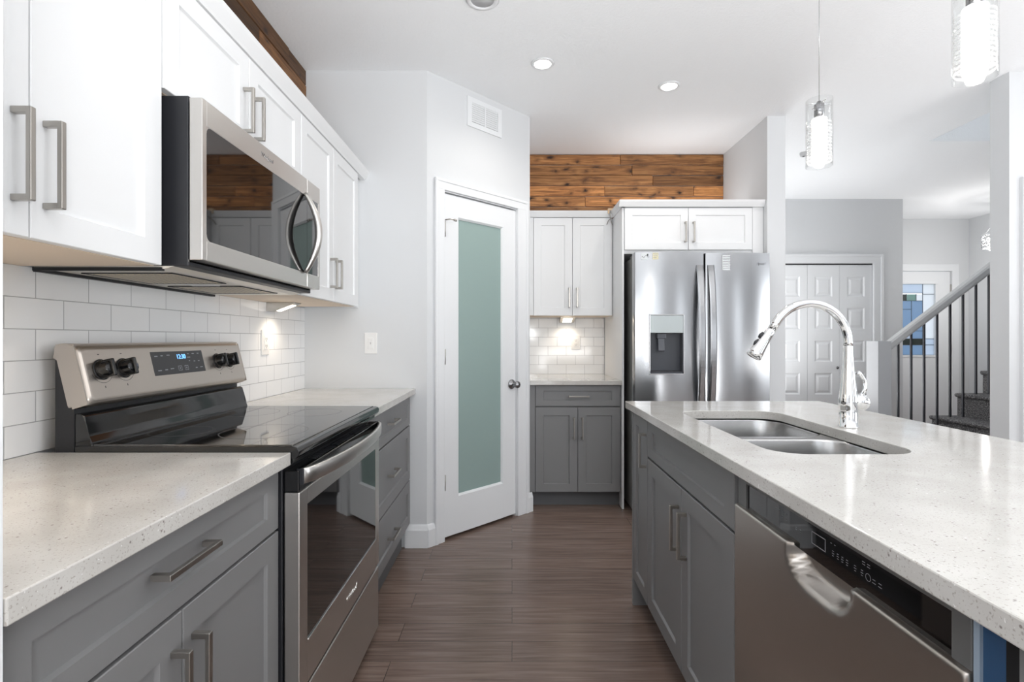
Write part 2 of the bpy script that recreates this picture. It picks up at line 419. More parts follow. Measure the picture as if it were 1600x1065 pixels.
# ceiling with the stairwell opening (X 3.26..5.4, Y 3.08..4.0)
b = B()
b.box((-1.4, -3.6, CL), (3.26, 8.2, CL+0.28)); b.box((5.4, -3.6, CL), (6.6, 8.2, CL+0.28))
b.box((3.26, -3.6, CL), (5.4, 3.08, CL+0.28)); b.box((3.26, 4.0, CL), (5.4, 8.2, CL+0.28))
struct(b.build('ceiling', CEIL))
b = B()
b.box((3.16, 3.0, CL+0.28), (3.26, 4.1, 5.1)); b.box((5.4, 3.0, CL+0.28), (5.5, 4.1, 5.1))
b.box((3.26, 2.98, CL+0.28), (5.4, 3.08, 5.1)); b.box((3.26, 4.0, CL+0.28), (5.4, 4.1, 5.1)); b.box((3.16, 2.98, 5.1), (5.5, 4.1, 5.2))
struct(b.build('wall_stairwell', WALL))
struct(B().box((-1.32, -3.6, 0), (XW, 3.07, CL)).build('wall_left', WALL))
struct(B().box((-1.2, 2.95, 0), (-0.4905, 3.07, CL)).build('wall_pantry_side', WALL))
s2 = math.sqrt(0.5)
MP = frame((-0.4905, 2.95, 0), (s2, s2, 0), (0, 0, 1))
b = B(MP)
b.box((0.0, 0, -0.115), (0.118, CL, 0)); b.box((0.738, 0, -0.115), (0.869, CL, 0)); b.box((0.118, 2.08, -0.115), (0.738, CL, 0))
struct(b.build('wall_pantry', WALL))
struct(B().box((0.01, 3.565, 0), (0.124, 4.3, CL)).build('wall_pantry_return', WALL))
struct(B().box((-1.32, 4.3, 0), (1.897, 4.42, CL)).build('wall_back', WALL))
struct(B().box((-1.32, 3.07, 0), (-1.2, 4.3, CL)).build('wall_pantry_inside', WALL))
struct(B().box((1.771, 3.553, 0), (1.897, 4.3, CL)).build('wall_fridge_stub', WALL))
struct(B().box((1.777, 4.42, 0), (1.897, 5.66, CL)).build('wall_hall_left', WALL))
b = B(); b.box((1.777, 5.66, 0), (2.55, 5.78, CL)); b.box((3.99, 5.66, 0), (4.32, 5.78, CL)); b.box((2.55, 5.66, 2.035), (3.99, 5.78, CL))
struct(b.build('wall_hall', WALL))
struct(B().box((4.2, 5.78, 0), (4.32, 6.6, CL)).build('wall_entry_left', WALL))
b = B(); b.box((4.2, 6.6, 0), (4.735, 6.75, CL)); b.box((5.655, 6.6, 0), (6.05, 6.75, CL)); b.box((4.735, 6.6, 2.075), (5.655, 6.75, CL))
struct(b.build('wall_entry', WALL))
struct(B().box((5.89, 3.08, 0), (6.0, 6.6, CL)).build('wall_entry_right', WALL))
b = B(); b.box((2.875, 2.96, 0), (6.6, 3.08, CL))
struct(b.build('wall_stair', WALL))
# right wall of the living room with a window, back wall with patio door and window (behind the camera)
b = B(); b.box((6.5, -3.6, 0), (6.6, -1.9, CL)); b.box((6.5, 0.7, 0), (6.6, 2.96, CL)); b.box((6.5, -1.9, 0), (6.6, 0.7, 0.55)); b.box((6.5, -1.9, 2.25), (6.6, 0.7, CL))
struct(b.build('wall_right', WALL))
b = B(); b.box((-1.32, -3.6, 0), (0.0, -3.5, CL)); b.box((2.2, -3.6, 0), (4.0, -3.5, CL)); b.box((4.8, -3.6, 0), (6.6, -3.5, CL))
b.box((0, -3.6, 2.4), (2.2, -3.5, CL)); b.box((4.0, -3.6, 0), (4.8, -3.5, 0.65)); b.box((4.0, -3.6, 2.25), (4.8, -3.5, CL))
struct(b.build('wall_rear', WALL))
# wall end the camera looks past on the left
struct(B().box((-1.2, 0.42, 0), (-0.557, 0.560, CL)).build('wall_near', TRIM))

# baseboards
def bbprof(h=0.13, t=0.016): return [(0, 0), (t, 0), (t, h-0.03), (t-0.004, h-0.02), (t-0.008, h-0.006), (0.004, h), (0, h)]
def baseboard(name, p0, p1, nrm):
    """profile swept straight from p0 to p1; nrm points into the room"""
    u = (Vector((*p1, 0)) - Vector((*p0, 0))); Ln = u.length; u.normalize(); n = Vector((*nrm, 0)).normalized()
    M = Matrix.Identity(4)
    for i in range(3): M[i][0] = u[i]; M[i][1] = n[i]; M[i][2] = (0, 0, 1)[i]
    M[0][3], M[1][3] = p0
    return struct(B(M).prism(bbprof(), 0, Ln, axis=0).build(name, TRIM))
baseboard('baseboard_pantry_side', (-0.615, 2.95), (-0.484, 2.95), (0, -1))
baseboard('baseboard_pantry_left', (-0.4905, 2.95), (-0.4905+0.052*s2, 2.95+0.052*s2), (s2, -s2))
baseboard('baseboard_pantry_right', (-0.4905+0.84*s2, 2.95+0.84*s2), (0.124+0.012, 3.565+0.012), (s2, -s2))
baseboard('baseboard_hall', (4.09, 5.66), (4.32, 5.66), (0, -1))
baseboard('baseboard_stub', (1.771, 3.553), (1.897, 3.553), (0, -1))
# casing at the right edge of the picture
b = B(); b.prism([(2.935, 2.96), (2.935, 2.940), (2.939, 2.936), (2.955, 2.938), (2.962, 2.944), (3.02, 2.948), (3.03, 2.952), (3.03, 2.96)], 0.0, 2.13, axis=2)
struct(b.build('trim_right_casing', TRIM))

# ------------------------------------------------------------------ pantry door
d = bpy.data.objects.new('door_1', None); sc.collection.objects.link(d); d.location = (-0.27, 3.17, 0); struct(d)
d['label'] = 'white angled pantry door with a tall frosted teal glass pane'
b = B(MP)
for u0, u1 in ((0.050, 0.1185), (0.7615-0.024, 0.837)):
    b.box((u0, 0, 0.0), (u1, 2.142, 0.016), 0.003)
    b.box((u0, 0, 0.014), (u0+0.02, 2.142, 0.021), 0.003) if u0 < 0.3 else b.box((u1-0.02, 0, 0.014), (u1, 2.142, 0.021), 0.003)
b.box((0.050, 2.079, 0.0), (0.837, 2.142, 0.017), 0.003); b.box((0.050, 2.124, 0.014), (0.837, 2.142, 0.022), 0.003)
b.box((0.1185, 0, -0.115), (0.1235, 2.079, 0.0)); b.box((0.7325, 0, -0.115), (0.7375, 2.079, 0.0)); b.box((0.1185, 2.073, -0.115), (0.7375, 2.079, 0.0))
b.build('door_frame', TRIM, d)
b = B(MP); f0, f1, g0, g1 = 0.1265, 0.7295, 0.2343, 0.6129
b.box((f0, 0.018, -0.036), (g0, 2.064, -0.002), 0.0015); b.box((g1, 0.018, -0.036), (f1, 2.064, -0.002), 0.0015)
b.box((g0-0.002, 1.9376, -0.036), (g1+0.002, 2.064, -0.002)); b.box((g0-0.002, 0.018, -0.036), (g1+0.002, 0.244, -0.002))
slabd = b.build('door_slab', TRIM, d)
b = B(MP); e = 0.010
b.prism([(g0, -0.002), (g0+e, -0.013), (g0+e, -0.03), (g0, -0.03)], 0.244, 1.9376, axis=1)
b.prism([(g1, -0.002), (g1-e, -0.013), (g1-e, -0.03), (g1, -0.03)], 0.244, 1.9376, axis=1)
b.prism([(0.244, -0.002), (0.244+e, -0.013), (0.244+e, -0.03), (0.244, -0.03)], g0, g1, axis=0)
b.prism([(1.9376, -0.002), (1.9376-e, -0.013), (1.9376-e, -0.03), (1.9376, -0.03)], g0, g1, axis=0)
b.build('glass_stop', TRIM, slabd)
B(MP).box((g0+0.004, 0.248, -0.024), (g1-0.004, 1.934, -0.018)).build('glass_pane', FROST, slabd, 'frosted teal glass pane')
for z in (1.093, 0.345, 1.852):
    b = B(MP); b.tube([(0.125, z-0.046, 0.004), (0.125, z+0.046, 0.004)], 0.0062, 10); b.box((0.1195, z-0.046, -0.001), (0.131, z+0.046, 0.001))
    b.build('hinge', NICKEL, d)
b = B(MP); b.tube([(0.127, 1.905, 0.008), (0.145, 1.908, 0.03), (0.165, 1.905, 0.045)], 0.004, 8); b.tube([(0.163, 1.905, 0.044), (0.178, 1.9, 0.052)], 0.007, 10)
b.build('door_stop', NICKEL, d)
b = B(MP); ku, kz = 0.690, 0.895
b.lathe([(0, 0), (0.031, 0), (0.033, 0.004), (0.028, 0.010), (0.013, 0.014), (0.011, 0.034)], 28, origin=(ku, kz, -0.002))
b.lathe([(0.011, 0.03), (0.014, 0.036), (0.021, 0.044), (0.024, 0.054), (0.022, 0.062), (0.012, 0.068), (0, 0.069)], 28, origin=(ku, kz, 0.0))
b.build('door_knob', SATIN, d)
# threshold darkness is real: floor of the pantry behind the door

# return air vent above the pantry door
v = thing('wall_vent', 'white slotted air vent high above the pantry door', 'vent', tuple(MP @ Vector((0.445, 2.52, 0))))
b = B(MP); u0, u1, z0, z1 = 0.299, 0.592, 2.517, 2.70
for a in (((u0+0.034, z0), (u1-0.034, z0+0.03)), ((u0+0.034, z1-0.03), (u1-0.034, z1)), ((u0, z0), (u0+0.035, z1)), ((u1-0.035, z0), (u1, z1))):
    b.box((*a[0], 0), (*a[1], 0.008))
b.box((0.441, z0+0.03, 0.0), (0.45, z1-0.03, 0.008))
b.build('vent_frame', TRIM, v)
for k in range(9):
    z = z0+0.036+k*0.0133
    B(MP).prism([(z, 0.0), (z+0.009, 0.0055), (z+0.0105, 0.0055), (z+0.0015, 0.0)], u0+0.034, u1-0.034, axis=0).build('slat', TRIM, v)
B(MP).box((u0+0.03, z0+0.025, 0.0002), (u1-0.03, z1-0.025, 0.001)).build('backing', mat('vent_shadow', srgb(150, 150, 152), 0.8), v)

# ================================================================== backsplashes
tag(B().box((XW+0.0005, 0.562, 0.9155), (XW+0.006, 2.949, 1.3765)).build('backsplash', TILEL), 'white glossy subway tile backsplash behind the stove', 'backsplash')
tag(B().box((0.125, 4.293, 0.9055), (0.7745, 4.299, 1.376)).build('backsplash', TILEF), 'white subway tile backsplash beside the fridge', 'backsplash')
XT = XW+0.006

# ================================================================== wood planks
def planks(name, M, u0, u1, v0, v1, ph, mtl, label, seed, first=None):
    rnd = random.Random(seed); b = B(M); v = v1; row = 0
    while v > v0+0.01:
        va = max(v-ph, v0); u = u0; cuts = []
        x = u0 + rnd.uniform(0.25, 1.1)
        while x < u1-0.15: cuts.append(x); x += rnd.uniform(0.5, 1.5)
        pts = [u0]+cuts+[u1]
        for a, c in zip(pts, pts[1:]):
            b.box((a+0.0012, va+0.0022, 0.001), (c-0.0012, v-0.0022, rnd.uniform(0.014, 0.019)), 0.0025, seg=1)
        v = va
    return tag(b.build(name, mtl), label, 'wood wall')
planks('wood_cladding', F_back(4.3), 0.126, 1.77, 2.10, CL-0.002, 0.0875, WOODX, 'knotty brown plank cladding above the cabinet and fridge', 5)
planks('wood_cladding', F_left(XW), 0.56, 2.949, 2.10, CL-0.002, 0.0875, WOODY, 'dark brown plank cladding above the stove-side white cabinets', 9)

# ================================================================== LEFT: base cabinets
FL = F_left(-0.604)      # door fronts at n=0.02 -> X=-0.584
def base_body(name, label, y0, y1, parts):
    t = thing(name, label, 'cabinet', ((-0.9), (y0+y1)/2, 0))
    B().box((XT+0.002, y0, 0.12), (-0.6045, y1, 0.882)).build('body', CABG, t)
    B().box((XT+0.05, y0, 0), (-0.632, y1, 0.1195)).build('toe_kick', TOE, t)
    return t
t = base_body('base_cabinet', 'grey two-door base cabinet with drawer at lower left corner', 0.563, 1.2825, None)
dr = B(FL).shaker(0.5655, 1.2805, 0.727, 0.872, fwv=0.04).build('drawer', CABG, t); handle(at(FL, 0, 0, 0.02), 0.8255, 0.975, 0.813, 0.813, dr, n=0.034)
dd = B(FL).shaker(0.5655, 0.9065, 0.123, 0.720).build('door', CABG, t); handle(at(FL, 0, 0, 0.02), 0.880, 0.880, 0.515, 0.664, dd, n=0.034)
dd = B(FL).shaker(0.9095, 1.2805, 0.123, 0.720).build('door', CABG, t); handle(at(FL, 0, 0, 0.02), 0.937, 0.937, 0.515, 0.664, dd, n=0.034)
t = base_body('drawer_cabinet', 'grey three-drawer base cabinet between stove and pantry', 2.068, 2.932, None)
for z0, z1, hz, f in ((0.712, 0.872, 0.80, 0.04), (0.400, 0.704, 0.555, 0.057), (0.146, 0.392, 0.258, 0.057)):
    dr = B(FL).shaker(2.072, 2.930, z0, z1, fwv=f).build('drawer', CABG, t)
    handle(at(FL, 0, 0, 0.02), 2.40, 2.545, hz, hz, dr, n=0.034)
tag(B().box((XT+0.001, 0.5625, 0.883), (XF, 1.2850, HC), 0.002).build('countertop', QUARTZ), 'speckled beige quartz countertop left of the stove', 'countertop')
tag(B().box((XT+0.001, 2.066, 0.883), (XF, 2.9495, HC), 0.002).build('countertop', QUARTZ), 'speckled quartz countertop between stove and pantry wall', 'countertop')

# ================================================================== LEFT: wall cabinets
FU = F_left(-0.870)
def wall_cab(label, y0, y1, z0, z1, doors, hz0, hz1, hs):
    t = thing('wall_cabinet', label, 'cabinet', (-1.02, (y0+y1)/2, z0))
    b = B(); b.box((XW+0.001, y0, z0+0.004), (-0.8705, y1, z1)); b.build('body', CABW, t)
    B().box((XW+0.007, y0+0.001, z0), (-0.871, y1-0.001, z0+0.0038)).build('underside', CABU, t, 'pale maple underside')
    for (a, c), hy in zip(doors, hs):
        dd = B(FU).shaker(a, c, z0+0.001, z1-0.003).build('door', CABW, t)
        if hy: handle(at(FU, 0, 0, 0.02), hy, hy, hz0, hz1, dd, n=0.035)
    return t
wall_cab('white two-door wall cabinet left of the microwave', 0.563, 1.2455, 1.377, 2.113, ((0.566, 0.9015), (0.9045, 1.243)), 1.435, 1.595, (0.872, 0.932))
wall_cab('short white two-door wall cabinet above the microwave', 1.2485, 2.0625, 1.812, 2.113, ((1.251, 1.6555), (1.6585, 2.060)), 1.852, 1.995, (1.622, 1.690))
t = wall_cab('white two-door wall cabinet right of the microwave', 2.0655, 2.826, 1.377, 2.113, ((2.068, 2.4385), (2.4415, 2.823)), 1.438, 1.578, (2.398, 2.468))
B().box((-0.95, 2.8265, 1.377), (-0.885, 2.949, 2.113)).build('filler_strip', CABW, t)
# crown moulding along the tops
pr = [(-0.872, 2.1135), (-0.846, 2.1135), (-0.842, 2.122), (-0.826, 2.150), (-0.822, 2.163), (-0.872, 2.163)]
b = B(); b.prism([(x, z) for x, z in pr], 0.563, 2.949, axis=1)
tag(b.build('crown_moulding', CABW), 'white crown moulding along the top of the stove-side wall cabinets', 'moulding')

# under-cabinet lamps
def puck(label, M, u0, u1, v, depth, h):
    t = thing('cabinet_lamp', label, 'lamp', tuple(M @ Vector(((u0+u1)/2, v-h, 0.0))))
    b = B(M); b.prism([(v, 0.0), (v, depth), (v-0.004, depth), (v-h, depth*0.28), (v-h, 0.0)], u0, u1, axis=0)
    b.build('housing', NICKEL, t)
    c = Vector((v-h+0.006, depth*0.36)); uc = (u0+u1)/2
    sl = Vector((h-0.004, depth*0.72)).normalized()   # direction along the slope (v,n)
    bb = B(M @ Matrix.Translation((uc, v-h*0.66, depth*0.5)) @ Matrix.Rotation(-math.atan2(h-0.004, depth*0.72)+PI, 4, 'X'))
    bb = B(M); w = (u1-u0)*0.30
    def P(s_): return (v-h + sl[0]*s_, depth*0.28 + sl[1]*s_)
    a0 = P(0.006); a1 = P(depth*0.62)
    bb.prism([(a0[0]-0.0012, a0[1]), (a1[0]-0.0012, a1[1]), (a1[0]+0.001, a1[1]), (a0[0]+0.001, a0[1])], uc-w, uc+w, axis=0)
    bb.build('lens', WARM, t)
    p = M @ Vector((uc, v-h-0.015, depth*0.62))
    ld = bpy.data.lights.new('cabinet_lamp_light', 'SPOT'); ld.energy = 1.1; ld.color = (1, 0.84, 0.66); ld.spot_size = 2.6; ld.spot_blend = 0.9; ld.shadow_soft_size = 0.03
    lo = bpy.data.objects.new('cabinet_lamp_light', ld); sc.collection.objects.link(lo); lo.location = p
    return t
puck('wedge-shaped steel lamp lit under the cabinet right of the microwave', F_left(XT), 2.487, 2.56, 1.3765, 0.14, 0.042)
puck('small lit lamp under the white cabinet beside the fridge', F_back(4.293), 0.395, 0.515, 1.3765, 0.14, 0.042)
# added spot without a fixture, out of frame, to warm and brighten the counter
ld = bpy.data.lights.new('corner_cabinet_fill', 'SPOT'); ld.energy = 3.6; ld.color = (1, 0.84, 0.66); ld.spot_size = 2.7; ld.spot_blend = 0.9; ld.shadow_soft_size = 0.04
lo = bpy.data.objects.new('corner_cabinet_fill', ld); sc.collection.objects.link(lo); lo.location = (-1.05, 0.72, 1.36)

# outlets and switch
def outlet(label, M, u, v, kind='outlet'):
    t = thing('wall_outlet' if kind == 'outlet' else 'light_switch', label, kind, tuple(M @ Vector((u, v-0.058, 0))))
    B(M).box((u-0.037, v-0.06, 0), (u+0.037, v+0.06, 0.006), 0.003).build('cover_plate', PLAST, t)
    B(M).box((u-0.017, v-0.034, 0.004), (u+0.017, v+0.034, 0.009), 0.002).build('insert', PLAST, t)
    if kind == 'outlet':
        for dv in (-0.017, 0.017):
            b = B(M)
            for du in (-0.006, 0.006): b.box((u+du-0.001, v+dv-0.004, 0.0085), (u+du+0.001, v+dv+0.006, 0.0096))
            b.box((u-0.002, v+dv-0.011, 0.0085), (u+0.002, v+dv-0.007, 0.0096))
            b.build('socket', INK, t)
    else:
        for dv in (-0.015, 0.015): B(M).box((u-0.012, v+dv-0.013, 0.0085), (u+0.012, v+dv+0.013, 0.0105), 0.0015).build('rocker', PLAST, t)
        B(M).box((u-0.001, v-0.006, 0.010), (u+0.001, v+0.006, 0.0112)).build('indicator', INK, t)
outlet('white outlet in the tiled backsplash right of the stove', F_left(XT), 2.47, 1.182)
outlet('white outlet in the tiled backsplash beside the fridge', F_back(4.293), 0.535, 1.17)
outlet('white double light switch on the blank wall left of pantry door', F_back(2.95), -0.812, 1.174, 'light switch')

# ================================================================== microwave
t = thing('microwave', 'stainless over-the-range microwave with bowed handle', 'microwave', (-1.0, 1.66, 1.375))
y0, y1 = 1.273, 2.052
B().box((XW+0.007, y0+0.002, 1.381), (-0.806, y1-0.002, 1.806), 0.003).build('body', BLACKM, t)
MW = F_left(-0.803)
b = B(MW)
gY0, gY1, gZ0, gZ1 = 1.292, 2.034, 1.447, 1.735
n1 = 0.033
b.box((y0, 1.396, 0), (gY0, 1.800, n1), 0.002); b.box((gY0-0.001, 1.396, 0), (1.925, gZ0, n1), 0.002); b.box((gY0-0.001, gZ1, 0), (1.925, 1.800, n1), 0.002)
door = b.build('door', STEELH, t)
# rounded inner corners of the frame and the glass
B(MW).prism(rrect(gY0-0.001, 1.9262, gZ0-0.001, gZ1+0.001, 0.001, 1), 0.01, n1-0.001, axis=2).build('window', GLASSK, door)
for (a, c, sa, sc2) in ((gY0, gZ0, 1, 1), (gY0, gZ1, 1, -1)):
    r = 0.016; pts = [(a-0.001, c)] + [(a + sa*(r - r*math.cos(k*PI/12)) , c + sc2*(r - r*math.sin(k*PI/12))) for k in range(7)] + []
    pts = [(a, c)] + [(a + sa*r*(1-math.sin(k*PI/12)), c + sc2*r*(1-math.cos(k*PI/12))) for k in range(7)]
    B(MW).prism(pts, 0.012, n1-0.0004, axis=2).build('frame_corner', STEELH, door)
b = B(MW); b.box((1.9285, 1.396, 0), (y1, gZ0, n1), 0.002); b.box((1.9285, gZ1, 0), (y1, 1.800, n1), 0.002); b.box((gY1, gZ0-0.002, 0), (y1, gZ1+0.002, n1), 0.001)
cp = b.build('control_panel', STEELH, t)
B(MW).box((1.928, gZ0-0.001, 0.0), (gY1+0.001, gZ1+0.001, n1-0.001)).build('control_glass', GLASSK, cp)
# bowed handle
pts = []; rr = []
for k in range(25):
    f = k/24; z = 1.445 + f*(1.738-1.445); pts.append((1.898, z, n1 + 0.004 + 0.050*math.sin(PI*f)**0.9))
    rr.append(0.0075+0.0055*math.sin(PI*f))
B(MW).tube(pts, rr, 14, sx=1.25).build('handle', STEELH, door)
text('Whirlpool', 0.019, at(MW, 1.61, 1.768, n1+0.0003), 'emblem', SATIN, t, italic=0.2)
# underside with chamfer, dark gap strip, grease filters, cooktop lamp
b = B(); b.prism([(XW+0.007, 1.3745), (-0.868, 1.3745), (-0.806, 1.392), (-0.806, 1.381), (XW+0.007, 1.381)][:3] + [(-0.806, 1.398), (XW+0.007, 1.398)], y0+0.004, y1-0.012, axis=1)
under = b.build('bottom_panel', mat('hood_underside', srgb(236, 230, 220), 0.3, 0.2), t)
B().box((-0.83, y0+0.01, 1.3955), (-0.801, y1-0.03, 1.3985)).build('vent_slot', DARK, t)  # dark strip standing for the shade in the gap under the door
b = B(); b.box((XW+0.007, y0+0.002, 1.367), (XW+0.022, y1-0.02, 1.3755)); b.box((XW+0.007, y0, 1.3695), (-0.872, y0+0.012, 1.378))
b.build('bottom_rim', BLACKM, t)
for a, c in ((1.36, 1.60), (1.70, 1.95)):
    fr = B().box((-1.13, a, 1.3725), (-0.905, c, 1.3755), 0.001).build('filter', FILTER, t, 'beige mesh grease filter')
    b = B()
    for k in range(12): b.box((-1.12+k*0.018, a+0.01, 1.3715), (-1.117+k*0.018, c-0.01, 1.3727))
    b.build('mesh_ribs', NICKEL, fr)
    b = B(); b.box((-1.138, a-0.008, 1.3718), (-0.897, a-0.002, 1.3745)); b.box((-1.138, c+0.002, 1.3718), (-0.897, c+0.008, 1.3745)); b.box((-0.903, a-0.008, 1.3718), (-0.897, c+0.008, 1.3745)); b.box((-1.138, a-0.008, 1.3718), (-1.132, c+0.008, 1.3745))
    b.build('filter_frame', BLACKM, fr)
B().box((-1.05, 1.615, 1.3725), (-0.96, 1.685, 1.3755), 0.001).build('lamp_lens', PLAST, t)

# ================================================================== range
t = thing('range', 'stainless and black freestanding electric stove under the microwave', 'stove', (-0.87, 1.67, 0))
ry0, ry1 = 1.2885, 2.0620
B().box((-1.153, ry0, 0.02), (-0.578, ry1, 0.895), 0.002).build('body', BLACKM, t)
for fx in (-1.13, -0.64):
    for fy in (ry0+0.05, ry1-0.05): B().lathe([(0, 0), (0.018, 0), (0.018, 0.02)], 14, origin=(fx, fy, 0)).build('foot', BLACKM, t)
b = B()
prof = [(-1.10, 0.897), (-0.545, 0.897), (-0.537, 0.905), (-0.535, 0.917), (-0.540, 0.926), (-0.550, 0.929), (-1.10, 0.929)]
b.prism(prof, ry0-0.001, ry1+0.001, axis=1, bev=0.0015)
b.box((-0.5765, ry0+0.002, 0.885), (-0.553, ry1-0.002, 0.8965))
top = b.build('cooktop_frame', BLACK, t)
B().box((-1.084, ry0+0.010, 0.9285), (-0.556, ry1-0.010, 0.9312), 0.001).build('cooktop_glass', COOK, top)
ringm = mat('burner_print', srgb(70, 70, 72), 0.2)
for (cx, cy, r) in ((-0.72, 1.49, 0.115), (-0.72, 1.87, 0.09), (-0.96, 1.49, 0.08), (-0.96, 1.87, 0.10)):
    B().lathe([(r, 0.9312), (r+0.002, 0.9315), (r+0.004, 0.9312)], 48, origin=(cx, cy, 0)).build('burner_ring', ringm, top)
# riser, console
b = B()
b.prism([(-1.15, 0.90), (-1.060, 0.905), (-1.0625, 0.935), (-1.072, 0.955), (-1.0775, 0.985), (-1.082, 1.005), (-1.090, 1.010), (-1.15, 1.010)], ry0+0.006, ry1-0.004, axis=1, bev=0.003)
b.build('riser', BLACK, t)
B().prism([(-1.153, 0.89), (-1.105, 0.89), (-1.105, 1.03), (-1.130, 1.150), (-1.153, 1.158)], ry0+0.003, ry1-0.003, axis=1, bev=0.0015).build('console_back', BLACKM, t)
B().prism([(-1.155, 1.157), (-1.136, 1.140), (-1.112, 1.130), (-1.106, 1.1865), (-1.130, 1.1885), (-1.145, 1.187), (-1.155, 1.180)], ry0+0.001, ry1-0.001, axis=1, bev=0.003).build('console_cap', STEELC, t)
# stainless fascia: leaning front with rounded ends and top
cb = Vector((-1.063, 1.031)); ct = Vector((-1.100, 1.187))
v_ = Vector((ct.x-cb.x, 0, ct.y-cb.y)); FH = v_.length; v_.normalize()
MC = frame((cb.x, 0, cb.y), (0, 1, 0), v_)
fa = bmesh.new()
out = rrect(ry0+0.001, ry1-0.001, 0, FH, 0.014, 6)
def inset(p, d_): 
    cx, cy = (ry0+ry1)/2, FH/2
    return (p[0] + (d_ if p[0] < cx else -d_), p[1] + (d_ if p[1] < cy else -d_))
levels = [(0, -0.055), (0, -0.016), (0.002, -0.009), (0.006, -0.0035), (0.012, -0.0006), (0.016, 0)]
rings = [[fa.verts.new((*inset(p, d_), n_)) for p in out] for d_, n_ in levels]
for a_, c_ in zip(rings, rings[1:]):
    for i in range(len(out)): fa.faces.new((a_[i], a_[(i+1) % len(out)], c_[(i+1) % len(out)], c_[i]))
fa.faces.new(rings[-1]); fa.faces.new(rings[0][::-1])
con = B(MC)._add(fa).build('console', STEELC, t)
for a_ in (ry0-0.0006, ry1-0.0034):
    B().prism([(-1.155, 1.152), (-1.1226, 1.132), (-1.1065, 1.022), (-1.068, 1.034), (-1.1035, 1.180), (-1.125, 1.1885), (-1.148, 1.185)], a_, a_+0.004, axis=1).build('console_end', STEELC, t)
def knob(u, v):
    b = B(MC); o_ = (u, v, 0)
    b.lathe([(0, 0), (0.0235, 0), (0.0245, 0.006), (0.0215, 0.012), (0.020, 0.026), (0.018, 0.029), (0, 0.029)], 28, origin=o_)
    b.box((u-0.006, v-0.0235, 0.008), (u+0.006, v+0.0235, 0.036), 0.003)
    k = b.build('knob', BLACK, t)
    b = B(MC); b.lathe([(0.027, 0.0), (0.028, 0.0015), (0.0245, 0.0016)], 28, origin=o_); b.build('knob_ring', BLACKM, k)
for u in (1.352, 1.430, 1.885, 1.960): knob(u, 0.090)
for u in (1.352, 1.430, 1.885, 1.960):
    t_ = bmesh.new(); prev = None
    for k in range(25):
        a = PI + 0.3 + k*(PI-0.6)/24
        w_ = [t_.verts.new((u+rr_*math.cos(a), 0.09+rr_*math.sin(a), 0.0004)) for rr_ in (0.0352, 0.0362)]
        if prev: t_.faces.new((prev[0], prev[1], w_[1], w_[0]))
        prev = w_
    B(MC)._add(t_).build('knob_scale', INK, con)
    B(MC).box((u-0.003, 0.130, 0), (u+0.003, 0.132, 0.0004)).build('knob_mark', INK, con)
    B(MC).box((u-0.001, 0.040, 0), (u+0.001, 0.046, 0.0004)).build('knob_mark', INK, con)
ds = B(MC).box((1.545, 0.058, -0.001), (1.800, 0.132, 0.0008), 0.0006).build('display', mat('display_panel', srgb(52, 52, 55), 0.3), t)
text('12:30', 0.021, at(MC, 1.683, 0.113, 0.0012), 'clock_digits', BLUE, ds)
b = B(MC)
for (u, v, w) in ((1.566, .118, .014), (1.592, .119, .010), (1.622, .120, .014), (1.570, .073, .016), (1.600, .074, .012), (1.628, .076, .016), (1.722, .122, .008), (1.748, .122, .012), (1.775, .122, .010), (1.722, .110, .016), (1.722, .098, .006), (1.748, .096, .008), (1.772, .096, .008), (1.752, .073, .010), (1.78, .074, .014)):
    B(MC).box((u-w/2, v-0.0015, 0.0008), (u+w/2, v+0.0015, 0.0012)).build('button_label', RED, ds)
for u in (1.667, 1.700):
    b = B(MC)
    b.prism([(u-.009, .068), (u+.009, .068), (u+.009, .0835), (u-.009, .0835), (u-.009, .070), (u-.0078, .070), (u-.0078, .082), (u+.0078, .082), (u+.0078, .0695), (u-.009, .0695)], 0.0008, 0.0012, axis=2)
    b.build('button_outline', RED, ds)
    B(MC).box((u-.002, .073, 0.0008), (u+.002, .078, 0.0012)).build('button_label', RED, ds)
# oven door
MO = F_left(-0.575); dn = 0.040
b = B(MO)
w0, w1, wz0, wz1 = 1.342, 2.012, 0.414, 0.768
b.box((ry0+0.002, 0.301, 0.0), (w0, 0.812, dn), 0.003); b.box((w1, 0.301, 0), (ry1-0.002, 0.812, dn), 0.003)
b.box((w0-0.002, 0.301, 0), (w1+0.002, wz0, dn), 0.002); b.box((w0-0.002, wz1, 0), (w1+0.002, 0.812, dn), 0.002)
od = b.build('oven_door', STEELH, t)
B(MO).box((w0-0.001, wz0-0.001, 0.004), (w1+0.001, wz1+0.001, dn-0.0015)).build('oven_window', GLASSK, od)
b = B(MO)
for z in (wz0,): b.box((w0, z-0.004, dn-0.001), (w1, z+0.001, dn+0.0015), 0.0008)
b.build('window_trim', CHROME, od)
ot = B(MO).box((ry0+0.002, 0.8125, 0.0), (ry1-0.002, 0.868, 0.038), 0.003).build('door_top_trim', BLACK, od)
b = B(MO)
for k in range(46):
    u = 1.42 + k*0.0122
    if k % 15 != 14: b.box((u, 0.867, 0.010), (u+0.006, 0.8695, 0.030))
b.build('vent_slots', BLACKM, od)
